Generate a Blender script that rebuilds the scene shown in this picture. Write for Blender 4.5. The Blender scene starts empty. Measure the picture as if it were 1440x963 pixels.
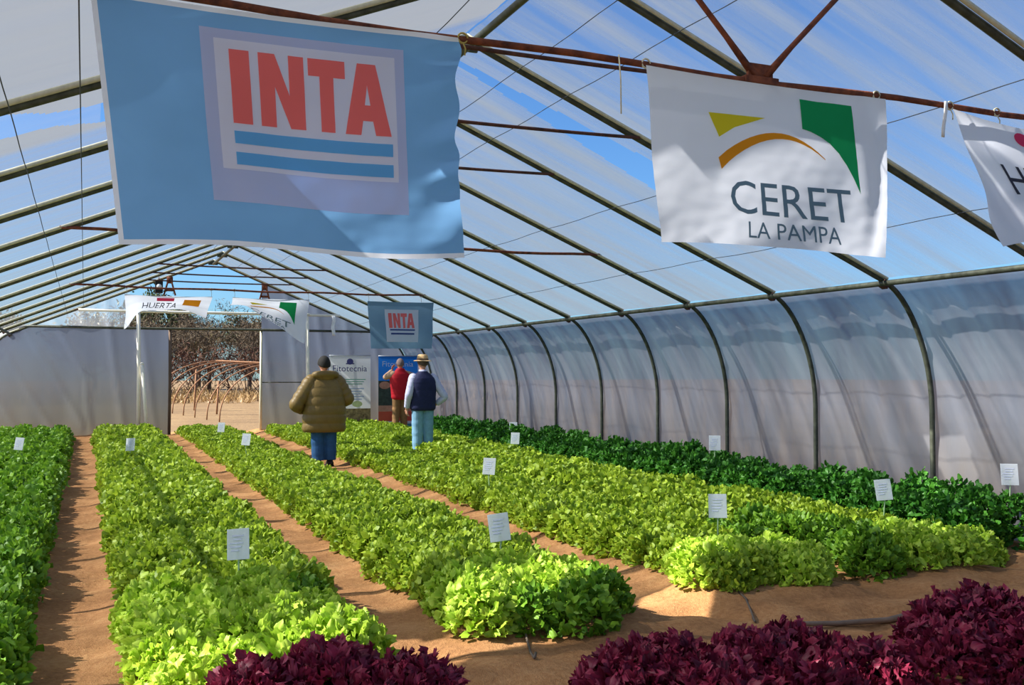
import bpy, bmesh, math, random
import numpy as np
from mathutils import Vector, Matrix, noise

random.seed(7); rng = np.random.default_rng(7)
S = bpy.context.scene
COL = S.collection
PI = math.pi

# ------------------------------------------------------------------ materials
def s2l(c):
    return tuple(((v/12.92) if v <= .04045 else ((v+.055)/1.055)**2.4) for v in c)
def rgb(r, g, b): return s2l((r/255, g/255, b/255)) + (1.,)

class NT:
    def __init__(s, name):
        s.m = bpy.data.materials.new(name); s.m.use_nodes = True
        s.t = s.m.node_tree; s.t.nodes.clear()
        s.out = s.n('ShaderNodeOutputMaterial')
    def n(s, typ, **kw):
        nd = s.t.nodes.new(typ)
        for k, v in kw.items():
            if hasattr(nd, k) and k not in nd.inputs: setattr(nd, k, v)
            else: nd.inputs[k].default_value = v
        return nd
    def l(s, a, b): s.t.links.new(a, b)
    def coord(s, scale=(1, 1, 1), kind='Object', rot=(0, 0, 0)):
        tc = s.n('ShaderNodeTexCoord'); mp = s.n('ShaderNodeMapping')
        mp.inputs['Scale'].default_value = scale; mp.inputs['Rotation'].default_value = rot
        s.l(tc.outputs[kind], mp.inputs['Vector']); return mp.outputs['Vector']
    def geo(s, scale=(1, 1, 1), rot=(0, 0, 0)):
        tc = s.n('ShaderNodeNewGeometry'); mp = s.n('ShaderNodeMapping')
        mp.inputs['Scale'].default_value = scale; mp.inputs['Rotation'].default_value = rot
        s.l(tc.outputs['Position'], mp.inputs['Vector']); return mp.outputs['Vector']
    def noise(s, vec, scale=5, detail=3, rough=.5, dist=0):
        nz = s.n('ShaderNodeTexNoise'); nz.inputs['Scale'].default_value = scale
        nz.inputs['Detail'].default_value = detail; nz.inputs['Roughness'].default_value = rough
        nz.inputs['Distortion'].default_value = dist
        s.l(vec, nz.inputs['Vector']); return nz.outputs['Fac']
    def ramp(s, fac, stops):
        r = s.n('ShaderNodeValToRGB'); e = r.color_ramp.elements
        while len(e) < len(stops): e.new(.5)
        for i, (p, c) in enumerate(stops):
            e[i].position = p; e[i].color = c
        s.l(fac, r.inputs['Fac']); return r.outputs['Color']
    def mrange(s, v, a, b, c, d):
        m = s.n('ShaderNodeMapRange'); m.clamp = True
        for i, x in zip(('From Min', 'From Max', 'To Min', 'To Max'), (a, b, c, d)): m.inputs[i].default_value = x
        s.l(v, m.inputs['Value']); return m.outputs['Result']
    def math(s, op, a, b):
        m = s.n('ShaderNodeMath', operation=op)
        for i, x in enumerate((a, b)):
            if isinstance(x, (int, float)): m.inputs[i].default_value = x
            else: s.l(x, m.inputs[i])
        return m.outputs[0]
    def mix(s, fac, a, b):
        m = s.n('ShaderNodeMixShader')
        if isinstance(fac, (int, float)): m.inputs[0].default_value = fac
        else: s.l(fac, m.inputs[0])
        s.l(a, m.inputs[1]); s.l(b, m.inputs[2]); return m.outputs[0]
    def bump(s, h, strength=.3, dist=.02):
        b = s.n('ShaderNodeBump'); b.inputs['Strength'].default_value = strength; b.inputs['Distance'].default_value = dist
        s.l(h, b.inputs['Height']); return b.outputs['Normal']
    def surf(s, o): s.l(o, s.out.inputs['Surface']); return s.m

def pmat(name, col, rough=.6, metal=0, var=.12, vscale=8, bump=0, bscale=30, spec=.3, col2=None, stretch=(1, 1, 1)):
    """Principled material with a procedural colour variation"""
    t = NT(name); p = t.n('ShaderNodeBsdfPrincipled')
    v = t.coord(stretch)
    nz = t.noise(v, vscale, 4, .6)
    c2 = col2 or tuple(max(0, x*(1-var*2)) for x in col[:3]) + (1,)
    t.l(t.ramp(nz, [(.3, c2), (.65, col)]), p.inputs['Base Color'])
    p.inputs['Roughness'].default_value = rough; p.inputs['Metallic'].default_value = metal
    p.inputs['Specular IOR Level'].default_value = spec
    if bump:
        t.l(t.bump(t.noise(v, bscale, 3), bump, .02), p.inputs['Normal'])
    return t.surf(p.outputs[0])

def cloth(name, col, trans=.3, rough=.8, var=.04, weave=60):
    t = NT(name); d = t.n('ShaderNodeBsdfDiffuse'); tr = t.n('ShaderNodeBsdfTranslucent')
    v = t.coord()
    c = t.ramp(t.noise(v, 3, 3), [(.3, tuple(x*(1-var*2) for x in col[:3])+(1,)), (.7, col)])
    t.l(c, d.inputs['Color']); t.l(c, tr.inputs['Color'])
    nb = t.bump(t.noise(v, weave, 2), .08, .01); t.l(nb, d.inputs['Normal'])
    return t.surf(t.mix(trans, d.outputs[0], tr.outputs[0]))

def leafmat(name, dark, light, trans=.32, tip=None):
    t = NT(name); p = t.n('ShaderNodeBsdfPrincipled'); tr = t.n('ShaderNodeBsdfTranslucent')
    oi = t.n('ShaderNodeObjectInfo')
    g = t.geo()
    nz = t.noise(g, 14, 3, .6)
    isl = t.n('ShaderNodeNewGeometry').outputs['Random Per Island']
    f = t.math('ADD', t.math('MULTIPLY', nz, .62), t.math('MULTIPLY', isl, .38))
    c = t.ramp(f, [(.25, dark), (.72, light)])
    t.l(c, p.inputs['Base Color']); t.l(c, tr.inputs['Color'])
    p.inputs['Roughness'].default_value = .5; p.inputs['Specular IOR Level'].default_value = .35
    return t.surf(t.mix(trans, p.outputs[0], tr.outputs[0]))

M = {}
M['soil'] = None
def soilmat():
    t = NT('soil'); p = t.n('ShaderNodeBsdfPrincipled'); g = t.geo()
    a = t.noise(g, 1.6, 5, .6); b = t.noise(g, 30, 4, .65)
    f = t.math('ADD', t.math('MULTIPLY', a, .6), t.math('MULTIPLY', b, .4))
    t.l(t.ramp(f, [(.3, rgb(118, 82, 52)), (.5, rgb(160, 116, 76)), (.72, rgb(190, 148, 102))]), p.inputs['Base Color'])
    p.inputs['Roughness'].default_value = .95; p.inputs['Specular IOR Level'].default_value = .1
    h = t.math('ADD', b, t.math('MULTIPLY', t.noise(g, 110, 3), .5))
    t.l(t.bump(h, .55, .02), p.inputs['Normal'])
    return t.surf(p.outputs[0])
M['soil'] = soilmat()
def fieldmat():
    t = NT('dry_field'); p = t.n('ShaderNodeBsdfPrincipled'); g = t.geo()
    a = t.noise(g, .25, 5, .65); b = t.noise(g, 9, 4, .7)
    f = t.math('ADD', t.math('MULTIPLY', a, .6), t.math('MULTIPLY', b, .4))
    t.l(t.ramp(f, [(.3, rgb(96, 74, 48)), (.5, rgb(126, 100, 66)), (.7, rgb(150, 124, 84))]), p.inputs['Base Color'])
    p.inputs['Roughness'].default_value = 1
    t.l(t.bump(b, .6, .05), p.inputs['Normal'])
    return t.surf(p.outputs[0])
M['field'] = fieldmat()

def filmmat(name, T=.4, streak=(6, .4, 6), tint=(.80, .84, .90), lo=.25, hi=.6, dirt_fieldlight=None, rot=(0, 0, 0), trl=.62, dense=None, sscale=1., drange=.9):
    """poly film: part clear, part milky (translucent) with streaks of condensation and of painted light, tinted lower down"""
    t = NT(name)
    tr = t.n('ShaderNodeBsdfTransparent'); tr.inputs[0].default_value = (.93, .95, .98, 1)
    tl = t.n('ShaderNodeBsdfTranslucent'); df = t.n('ShaderNodeBsdfDiffuse'); gl = t.n('ShaderNodeBsdfGlossy')
    gl.inputs['Roughness'].default_value = .25
    base = tint + (1,)
    g = t.geo(streak, rot)
    st = t.noise(g, sscale, 5, .62)
    big = t.noise(t.geo((.5, .5, .5)), 1, 3)
    col = None
    if dirt_fieldlight is not None:
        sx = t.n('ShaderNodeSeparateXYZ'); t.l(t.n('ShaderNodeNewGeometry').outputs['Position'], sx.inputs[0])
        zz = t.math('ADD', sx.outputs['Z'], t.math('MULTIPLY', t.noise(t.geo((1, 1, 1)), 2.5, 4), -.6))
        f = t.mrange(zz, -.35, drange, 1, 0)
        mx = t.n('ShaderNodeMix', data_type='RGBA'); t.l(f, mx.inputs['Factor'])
        mx.inputs[6].default_value = base; mx.inputs[7].default_value = dirt_fieldlight
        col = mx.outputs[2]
    for nd in (tl, df):
        if col is not None: t.l(col, nd.inputs['Color'])
        else: nd.inputs['Color'].default_value = base
    milky = t.mix(trl, df.outputs[0], tl.outputs[0])
    milky = t.mix(.06, milky, gl.outputs[0])
    fac = t.mrange(t.math('ADD', t.math('MULTIPLY', st, .75), t.math('MULTIPLY', big, .25)), .36, .64, lo, hi)
    if dense is not None:      # clarity varies along the house; left slope dimmed to shade the foreground
        sx2 = t.n('ShaderNodeSeparateXYZ'); t.l(t.n('ShaderNodeNewGeometry').outputs['Position'], sx2.inputs[0])
        fac = t.math('MULTIPLY', fac, t.mrange(sx2.outputs['Y'], dense[0], dense[1], dense[2], dense[3]))
    return t.surf(t.mix(fac, milky, tr.outputs[0]))

M['film_roof_l'] = filmmat('roof_film_north', streak=(.35, 5, .35), lo=.34, hi=.58, dense=(7.0, 7.2, .17, 1), tint=(.165, .175, .19))  # front bays made denser to shade the foreground
M['film_clear'] = filmmat('added_clear_film', streak=(.35, 5, .35), lo=.70, hi=.84, tint=(.26, .27, .29))  # clear strip added so the sun reaches the front beds
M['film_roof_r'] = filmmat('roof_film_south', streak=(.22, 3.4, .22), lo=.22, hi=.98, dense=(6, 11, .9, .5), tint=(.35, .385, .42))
M['film_right'] = filmmat('wall_film_right', streak=(1, 3.4, .5), rot=(math.radians(-32), 0, 0), lo=.0, hi=.17, tint=(.31, .325, .375), dirt_fieldlight=rgb(138, 128, 118))  # clear streaks stand for light through the slanting folds
M['film_left'] = filmmat('wall_film_left', streak=(1, 2.2, .5), lo=.25, hi=.5, tint=(.6, .62, .66), dirt_fieldlight=rgb(200, 186, 160))
M['film_back'] = filmmat('wall_film_back', streak=(1.4, 1, .35), lo=.0, hi=.06, tint=(.155, .185, .25), dirt_fieldlight=rgb(118, 114, 96), drange=1.9)  # lower tint paints in the blurred light of the field behind
M['film_gable'] = filmmat('gable_film', streak=(3, 1, .6), lo=.35, hi=.75, tint=(.80, .85, .92))
M['pipe'] = pmat('weathered_pipe', rgb(88, 92, 80), .55, .35, .2, 12, col2=rgb(58, 60, 50))
M['pipe2'] = pmat('galvanised_pipe', rgb(112, 116, 108), .5, .5, .2, 10, col2=rgb(70, 74, 64))
M['cream_band'] = pmat('pale_cream', rgb(206, 203, 178), .7, 0, .12, 6, stretch=(4, 4, 1))
M['cream'] = pmat('cream_paint', rgb(244, 240, 222), .6, 0, .04, 6)
M['rust'] = pmat('rusty_steel', rgb(136, 76, 50), .8, .2, .25, 14, .3, 60, col2=rgb(74, 42, 34))
M['rustdark'] = pmat('dark_rusty_steel', rgb(104, 66, 54), .8, .25, .25, 14, .3, 60, col2=rgb(58, 42, 38))
M['wire'] = pmat('wire', rgb(70, 76, 86), .6, .5, .1)
M['rope'] = pmat('rope', rgb(214, 208, 180), .9, 0, .1, 40, .4, 120)
M['ropeyellow'] = pmat('yellow_rope', rgb(190, 170, 92), .9, 0, .1, 40)
M['white'] = pmat('white_plastic', rgb(238, 240, 240), .5, 0, .03)
M['black'] = pmat('black_plastic', rgb(24, 24, 26), .5, 0, .1)
M['wood'] = pmat('brown_wood', rgb(112, 92, 76), .85, 0, .2, 6, .3, 30, stretch=(6, 6, .6))
M['lime'] = leafmat('leaf_lime', rgb(150, 190, 42), rgb(204, 228, 88), .35)
M['green'] = leafmat('leaf_green', rgb(106, 142, 28), rgb(186, 208, 64), .33)
M['mid'] = leafmat('leaf_mid_green', rgb(74, 124, 26), rgb(136, 178, 48), .3)
M['dark'] = leafmat('leaf_dark_green', rgb(38, 96, 28), rgb(84, 146, 44), .28)
M['red'] = leafmat('leaf_dark_red', rgb(86, 16, 40), rgb(156, 48, 78), .25)
M['stem'] = pmat('pale_stem', rgb(196, 208, 140), .6)

# ------------------------------------------------------------------ mesh builder
class MB:
    def __init__(s): s.v = []; s.f = []; s.m = []
    def add(s, vs, fs, mat=0):
        o = len(s.v); s.v += [tuple(v) for v in vs]
        s.f += [tuple(i+o for i in f) for f in fs]; s.m += [mat]*len(fs)
    def box(s, c, size, rot=None, mat=0):
        hx, hy, hz = (x/2 for x in size)
        vs = [Vector((x*hx, y*hy, z*hz)) for z in (-1, 1) for y in (-1, 1) for x in (-1, 1)]
        R = rot or Matrix.Identity(3)
        vs = [R @ v + Vector(c) for v in vs]
        s.add(vs, [(0, 2, 3, 1), (4, 5, 7, 6), (0, 1, 5, 4), (2, 6, 7, 3), (0, 4, 6, 2), (1, 3, 7, 5)], mat)
    def tube(s, pts, r, n=8, mat=0, cap=True, squash=None):
        pts = [Vector(p) for p in pts]; N = len(pts)
        rs = r if hasattr(r, '__len__') else [r]*N
        up = None; rings = []
        for i in range(N):
            d = (pts[min(i+1, N-1)] - pts[max(i-1, 0)]).normalized()
            if up is None:
                a = Vector((0, 0, 1)) if abs(d.z) < .9 else Vector((1, 0, 0))
                up = (a - d*a.dot(d)).normalized()
            else:
                up = (up - d*up.dot(d)).normalized()
            w = d.cross(up)
            rings.append([pts[i] + (up*math.cos(2*PI*k/n) + w*math.sin(2*PI*k/n))*rs[i] for k in range(n)])
        vs = [v for ring in rings for v in ring]; fs = []
        for i in range(N-1):
            for k in range(n):
                a = i*n+k; b = i*n+(k+1) % n
                fs.append((a, b, b+n, a+n))
        if cap:
            fs.append(tuple(range(n-1, -1, -1))); fs.append(tuple((N-1)*n+k for k in range(n)))
        s.add(vs, fs, mat)
    def grid(s, P, mat=0, close=False, matf=None, skip=None):
        """P: array [i][j] of points"""
        ni, nj = len(P), len(P[0]); o = len(s.v)
        for row in P: s.v += [tuple(p) for p in row]
        for i in range(ni-1):
            for j in range(nj-(0 if close else 1)):
                if skip and skip(i, j): continue
                j2 = (j+1) % nj
                s.f.append((o+i*nj+j, o+i*nj+j2, o+(i+1)*nj+j2, o+(i+1)*nj+j))
                s.m.append(matf(i, j) if matf else mat)
    def ell(s, c, r, nu=16, nv=10, mat=0, rot=None):
        P = []; R = rot or Matrix.Identity(3)
        for i in range(nv+1):
            t = PI*i/nv
            P.append([R @ Vector((r[0]*math.sin(t)*math.cos(2*PI*k/nu), r[1]*math.sin(t)*math.sin(2*PI*k/nu), -r[2]*math.cos(t))) + Vector(c) for k in range(nu)])
        s.grid(P, mat, close=True)
    def capsule(s, pts, rs, n=12, mat=0):
        """chain of rounded cones"""
        s.tube(pts, rs, n, mat)
        for p, r in zip(pts, rs): s.ell(p, (r, r, r), n, 8, mat)
    def loft(s, rings, n=28, mat=0, p=2.4, cap=True):
        """rings: (cx, cy, z, rx, ry)"""
        P = []
        for (cx, cy, z, rx, ry) in rings:
            row = []
            for k in range(n):
                a = 2*PI*k/n; c, d = math.cos(a), math.sin(a)
                row.append((cx+rx*math.copysign(abs(c)**(2/p), c), cy+ry*math.copysign(abs(d)**(2/p), d), z))
            P.append(row)
        o = len(s.v); s.grid(P, mat, close=True)
        if cap:
            s.f.append(tuple(o+k for k in range(n-1, -1, -1))); s.m.append(mat)
            s.f.append(tuple(o+(len(P)-1)*n+k for k in range(n))); s.m.append(mat)
    def mesh(s, name, mats, smooth=True):
        me = bpy.data.meshes.new(name)
        me.from_pydata(s.v, [], s.f)
        for m in (mats if isinstance(mats, (list, tuple)) else [mats]): me.materials.append(m)
        me.polygons.foreach_set('material_index', s.m)
        me.polygons.foreach_set('use_smooth', [smooth]*len(s.f))
        me.update(); return me
    def build(s, name, mats, parent=None, smooth=True, loc=None):
        return link(name, s.mesh(name, mats, smooth), parent, loc)

def link(name, me, parent=None, loc=None):
    o = bpy.data.objects.new(name, me); COL.objects.link(o)
    if parent is not None: o.parent = parent
    if loc is not None: o.location = loc
    return o
def tag(o, label=None, cat=None, group=None, kind=None):
    if label: o['label'] = label
    if cat: o['category'] = cat
    if group: o['group'] = group
    if kind: o['kind'] = kind
    return o
def empty(name, loc=(0, 0, 0), rz=0):
    o = bpy.data.objects.new(name, None); COL.objects.link(o)
    o.location = loc; o.rotation_euler = (0, 0, rz); o.empty_display_size = .1
    return o
def copy_tree(o, parent=None):
    c = o.copy(); COL.objects.link(c); c.parent = parent
    for ch in list(o.children): copy_tree(ch, c)
    return c
def rz3(a): return Matrix.Rotation(a, 3, 'Z')
def sharp(o, ang=40):
    """crisp edges on hard things: bevel then weighted shading"""
    b = o.modifiers.new('bevel', 'BEVEL'); b.width = .004; b.segments = 2; b.limit_method = 'ANGLE'
    return o

# ------------------------------------------------------------------ camera
H = 1.52; FPX = 1415.
cam = bpy.data.cameras.new('camera'); co = bpy.data.objects.new('camera', cam); COL.objects.link(co)
cam.sensor_fit = 'HORIZONTAL'; cam.sensor_width = 36; cam.lens = 36*FPX/1440
cam.clip_start = .05; cam.clip_end = 600
yaw, pitch = math.radians(23.0024), math.radians(1.8013)
co.location = (0, 0, H); co.rotation_euler = (PI/2+pitch, 0, -yaw)
S.camera = co
def dist(x, y, z): return math.sqrt(x*x+y*y+(z-H)**2)
def px_of(x, y, z):
    F = (math.sin(yaw)*math.cos(pitch), math.cos(yaw)*math.cos(pitch), math.sin(pitch))
    R = (math.cos(yaw), -math.sin(yaw), 0)
    U = (R[1]*F[2]-R[2]*F[1], R[2]*F[0]-R[0]*F[2], R[0]*F[1]-R[1]*F[0])
    v = (x, y, z-H); d = sum(a*b for a, b in zip(v, F))
    return 720+FPX*sum(a*b for a, b in zip(v, R))/d, 481.5-FPX*sum(a*b for a, b in zip(v, U))/d, d

# ------------------------------------------------------------------ house geometry
XC, ZR, ZE, HE, HB = 2.82, 4.25, 2.43, 4.38, 4.98       # centre, ridge, eave, half widths at eave and base
SL = (ZR-ZE)/HE
YB = 25.08; BAY = 1.745; Y0 = 7.63
def bez(p, n):
    out = []
    for i in range(n+1):
        t = i/n; a = (1-t)**3; b = 3*(1-t)**2*t; c = 3*(1-t)*t*t; d = t**3
        out.append(tuple(a*p[0][k]+b*p[1][k]+c*p[2][k]+d*p[3][k] for k in (0, 1)))
    return out
WALLP = [(HB, -.06), (HB, .3), (HB, .7), (HB, 1.15)] + bez([(HB, 1.15), (HB, 1.75), (4.68, 2.31), (HE, ZE)], 12)[1:]
ROOFP = [(HE*(1-i/16), ZE+(ZR-ZE)*i/16) for i in range(17)]
def roofz(x): return ZR-SL*abs(x-XC)

def groundz(x, y):
    z = .10*min(1, max(0, (y-7)/16))
    for a, b in ((-1.55, -.3), (.2, 1.42), (2.0, 3.25), (3.85, 5.05), (5.35, 6.6), (6.75, 7.6)):
        if a-.15 < x < b+.15 and y > 5.0:
            t = min(1, max(0, (x-a+.15)/.3))*min(1, max(0, (b+.15-x)/.3))*min(1, (y-5.0)/.7)
            z += .055*t*t*(3-2*t)
    n = noise.noise(Vector((x*1.1, y*1.1, 3.7)))*.035 + noise.noise(Vector((x*3.1, y*2.3, 9.1)))*.016 + noise.noise(Vector((x*8, y*8, 1.1)))*.006
    r = math.sin(y*17+2.2*noise.noise(Vector((x*2, y*.8, 0)))*3+x*2)*.017*(.4+noise.noise(Vector((x*.7, y*.7, 5.))))
    fade = 1
    if y < 6.2: z += .045*noise.noise(Vector((x*1.9, y*2.6, 6.)))+.022*noise.noise(Vector((x*5, y*6, 2.)))*min(1, (6.2-y))
    return z + n*fade + (r if y > 5 else r*.5)
def outz(y): return -.06+.04*min(18, max(0, y-27))
def build_ground():
    xs = np.arange(-2.3, 7.95, .05); ys = np.arange(2.0, 25.6, .06)
    P = [[(x, y, groundz(x, y)) for x in xs] for y in ys]
    b = MB(); b.grid(P)
    b.f = [f[::-1] for f in b.f]
    tag(b.build('ground', M['soil']), 'sandy brown soil floor of the greenhouse', None, None, 'structure')
    b = MB(); n = 60
    P = []
    for i in range(n+1):
        y = -12+ (140+12)*(i/n)**1.5
        P.append([(-110+220*j/40, y, outz(y)+(.12*noise.noise(Vector((-11+5.5*j*.2, y*.08, 0))) if y > 48 else 0)) for j in range(41)])
    b.grid(P); b.f = [f[::-1] for f in b.f]
    tag(b.build('ground_outside', M['field']), 'dry straw-coloured field behind the greenhouse', None, None, 'structure')
build_ground()

# film -------------------------------------------------------------
def film_offset(y, s, side):
    """sag between ribs and wrinkles, positive = outward"""
    ph = ((y-Y0)/BAY) % 1
    sag = -.028*math.sin(PI*ph)**2
    w = .010*noise.noise(Vector((s*.8, y*4.5, side*7.)))+.004*noise.noise(Vector((s*2, y*11, side*3.)))
    return .035+sag*.8+w
def build_film():
    ys = np.concatenate([np.arange(-2.9, 3.3, .0873), np.arange(3.3, 4.1, .0873), np.arange(4.1, 7.7, .03), np.arange(7.7, 8.6, .03), np.arange(8.6, YB, .0873), [YB]])
    # roof, two slopes in one ceiling each
    for side, nm, mat in ((1, 'ceiling_right', 'film_roof_r'), (-1, 'ceiling_left', 'film_roof_l')):
        NP = 52 if side == 1 else 150
        prof = [(HE*(1-i/NP), ZE+(ZR-ZE)*i/NP) for i in range(NP+1)]
        nrm = (SL/math.hypot(1, SL), 1/math.hypot(1, SL))
        P = []
        for y in ys:
            row = []
            for (h, z) in prof:
                o = film_offset(y, h, side)
                row.append((XC+side*(h+nrm[0]*o), y, z+nrm[1]*o))
            P.append(row)
        def skip(i, j, side=side, P=P):
            x, y, z = P[i][j]
            if side == 1:      # sun slit added for the third flag, then the open tear beside a rafter
                if 2.95 < x < 3.6 and 4.38 < y < 4.45: return True
                if 2.85 < x < 5.4:
                    t = (x-2.9)/2.0
                    return 8.08-.16*t < y < 8.12+.22*t+.06
            else:              # added openings: slanting sun strip for the beds, slits to light the flags
                if x < .75:
                    c = 5.97+.60*(x+1.05)
                if .05 < x < .85 and abs(y-(5.97+.60*(x+1.05))) < .215+.05*math.sin(x*9): return True
                if -.1 < x < .40: return 4.28 < y < 4.39
                if .90 < x < 2.52: return 4.367+.02*(x-1.23) < y < 4.44+.11*(min(x, 1.93)-1.0)-max(0, x-1.93)*.22
            return False
        def matf(i, j, side=side, P=P):
            x, y, z = P[i][j]
            if side == -1 and x < .75 and abs(y-(5.97+.60*(x+1.05))) < .215+.05*math.sin(x*9)+(.08 if x < -1.1 else 0): return 1
            return 0
        b = MB(); b.grid(P, skip=skip, matf=matf)
        tag(b.build(nm, [M[mat], M['film_clear']]), 'wrinkled translucent film over the %s roof slope' % ('right' if side == 1 else 'left'), None, None, 'structure')
    for side, nm, mat in ((1, 'wall_right', 'film_right'), (-1, 'wall_left', 'film_left')):
        prof = []
        for a, b2 in zip(WALLP[:-1], WALLP[1:]):
            for k in range(3): prof.append((a[0]+(b2[0]-a[0])*k/3, a[1]+(b2[1]-a[1])*k/3))
        prof.append(WALLP[-1])
        yy = np.arange(-2.9, YB+.02, .04)
        P = []
        for y in yy:
            row = []
            ph = ((y-Y0)/BAY) % 1
            for (h, z) in prof:
                # slanting folds pulled between the ribs
                u = y - side*(z-1.2)*.60
                amp = .5+.5*noise.noise(Vector((y*.55, z*.4, 2.)))
                f = max(0, math.sin(u*13+2.5*noise.noise(Vector((u*1.3, z*.3, 4.)))))**3*.032*max(0, amp)
                o = .035-.03*math.sin(PI*ph)**2+f
                row.append((XC+side*(h+o), y, z))
            P.append(row)
        b = MB(); b.grid(P, skip=(lambda i, j, P=P: P[i][j][2] > 1.75 and abs(P[i][j][1]-5.50) < .26) if side == -1 else None)  # opening added high in the left wall to let sun onto the front bed
        tag(b.build(nm, M[mat]), 'creased milky film side wall on the %s' % ('right' if side == 1 else 'left'), None, None, 'structure')
build_film()

# ribs ---------------------------------------------------------------
def rib_half(side):
    return [(XC+side*h, z) for h, z in WALLP] + [(XC+side*h, z) for h, z in ROOFP[1:]]
ORD = ['', 'first', 'second', 'third', 'fourth', 'fifth', 'sixth', 'seventh', 'eighth', 'ninth', 'tenth', 'eleventh', 'twelfth', 'thirteenth', 'fourteenth']
def build_ribs():
    src = None
    for k in range(10, -5, -1):
        y = Y0+BAY*k
        lab = 'grey-green arched pipe rib with cream painted sunlit edge, %s one counted from the back wall' % ORD[11-k] if k >= -3 else None
        if src is None:
            root = empty('arched_rib', (0, y, 0))
            pts = rib_half(-1) + rib_half(1)[::-1][1:]
            b = MB(); b.tube([(x, 0, z) for x, z in pts], .026, 8); b.build('pipe', M['pipe'], root)
            # cream strip painting in the pipe's sunlit side along both slopes
            b = MB()
            for sd in (-1, 1):
                a = [(XC+sd*h, z) for h, z in ROOFP]
                b.tube([(x, -.046, z+.020) for x, z in a], .017, 6)
            b.build('cream_band', M['cream_band'], root)
            # ridge gusset
            b = MB(); b.box((XC, 0, ZR-.05), (.22, .03, .10)); b.box((XC, 0, ZR-.02), (.09, .09, .08))
            sharp(b.build('gusset', M['pipe'], root, False))
            for sd in (-1, 1):
                b = MB(); b.box((XC+sd*(HE-.005), 0, ZE-.03), (.07, .075, .07), Matrix.Rotation(sd*.5, 3, 'Y'))
                b.build('eave_clamp', M['rustdark'], root, False)
            src = root; o = root
        else:
            o = copy_tree(src); o.location = (0, y, 0)
        if k >= -3: tag(o, lab, 'rib', 'arched pipe ribs of the greenhouse')
        else: tag(o, 'grey-green arched pipe rib overhead at the front, out of the picture', 'rib', 'arched pipe ribs of the greenhouse')
build_ribs()

def build_purlins():
    for sd, w in ((1, 'right'), (-1, 'left')):
        b = MB(); b.tube([(XC+sd*(HE-.035), -2.8+i*1.9, ZE-.025) for i in range(15)]+[(XC+sd*(HE-.035), YB, ZE-.025)], .028, 8)
        tag(b.build('eave_purlin', M['pipe']), 'dark pipe running the length of the %s eave' % w, 'purlin')
    b = MB(); b.tube([(XC, -2.8+i*1.9, ZR-.085) for i in range(15)]+[(XC, YB-.05, ZR-.085)], .03, 8)
    tag(b.build('ridge_purlin', M['pipe']), 'dark ridge pipe running under the roof peak', 'purlin')
    for x, dz, lab in ((3.25, .05, 'thin wire along the right roof slope just beside the ridge'), (3.68, .05, 'thin wire along the right roof slope, second from the ridge'),
                       (5.08, .05, 'thin wire along the middle of the right roof slope'), (6.25, .05, 'thin wire along the right roof slope near the eave'),
                       (-.37, .05, 'thin wire along the left roof slope near the eave'), (-.04, .03, 'thin straight wire left of the big blue flag'),
                       (2.3, .05, 'thin wire along the left roof slope beside the ridge')):
        b = MB(); z = roofz(x)-dz
        b.tube([(x, y, z-.015*math.sin((y-Y0)/BAY*PI)**2) for y in np.arange(-2.6, YB-.1, .436)], .0035, 5)
        tag(b.build('support_wire', M['wire']), lab, 'wire')
build_purlins()

def build_trusses():
    names = {2: 'third', 6: 'fourth'}
    # low chords
    for k, lab in ((-2, 'long rusty roof bar from which the big flags hang, with V struts above it'), (2, 'rusty roof tie bar reaching out right below the blue flag'),
                   (6, 'dark rusty tie bar carrying the small far blue flag'), (10, 'dark tie bar across the back gable near the banners')):
        y = Y0+BAY*k; root = empty('roof_truss', (XC, y-.045, 2.98))
        tag(root, lab, 'truss', 'roof tie trusses')
        b = MB(); n = 16
        b.tube([(-3.07+6.14*i/n, 0, .02*abs(2*i/n-1)**2+.03*math.sin(i*1.3)*.3) for i in range(n+1)], .017, 8); b.build('chord', M['rust'], root)
        if k > 2: continue
        x0 = .26 if k == -2 else 0
        for sd in (-1, 1):
            b = MB()
            L = .86 if sd == -1 else .8
            b.tube([(x0+sd*.03, 0, .02), (x0+sd*.2, 0, .2), (x0+sd*L, 0, L)], [.022, .015, .014], 6)
            b.build('strut', M['rust'], root)
        b = MB(); b.box((x0, 0, .035), (.15, .02, .10)); b.box((x0, 0, .0), (.2, .05, .035))
        sharp(b.build('gusset', M['rust'], root, False))
    lbl = {-1: 'rusty collar bar under the roof just behind the big flags', 0: 'rusty collar bar crossing the roof between the big blue flag and the white flag',
           1: 'short-looking rusty collar bar just right of the blue flag middle', 3: 'rusty collar bar behind the blue flag, fourth rib from the camera truss',
           4: 'collar bar under the roof, seventh rib from the back wall', 5: 'collar bar under the roof, sixth rib from the back wall',
           7: 'dark collar bar, uppermost of those seen below the blue flag', 8: 'dark collar bar crossing the sky gap, middle one below the blue flag', 9: 'dark collar bar crossing the sky gap, lowest one above the far banners'}
    for k, lab in lbl.items():
        y = Y0+BAY*k; b = MB()
        z = 3.58; w = (ZR-z)/SL
        b.tube([(-w+2*w*i/10, 0, -.02*(1-abs(2*i/10-1)**2)) for i in range(11)], .015, 8)
        o = b.build('collar_tie', M['rustdark'], None, True, (XC, y-.04, z)); tag(o, lab, 'roof bar', 'collar ties of the ribs')
build_trusses()

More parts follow.
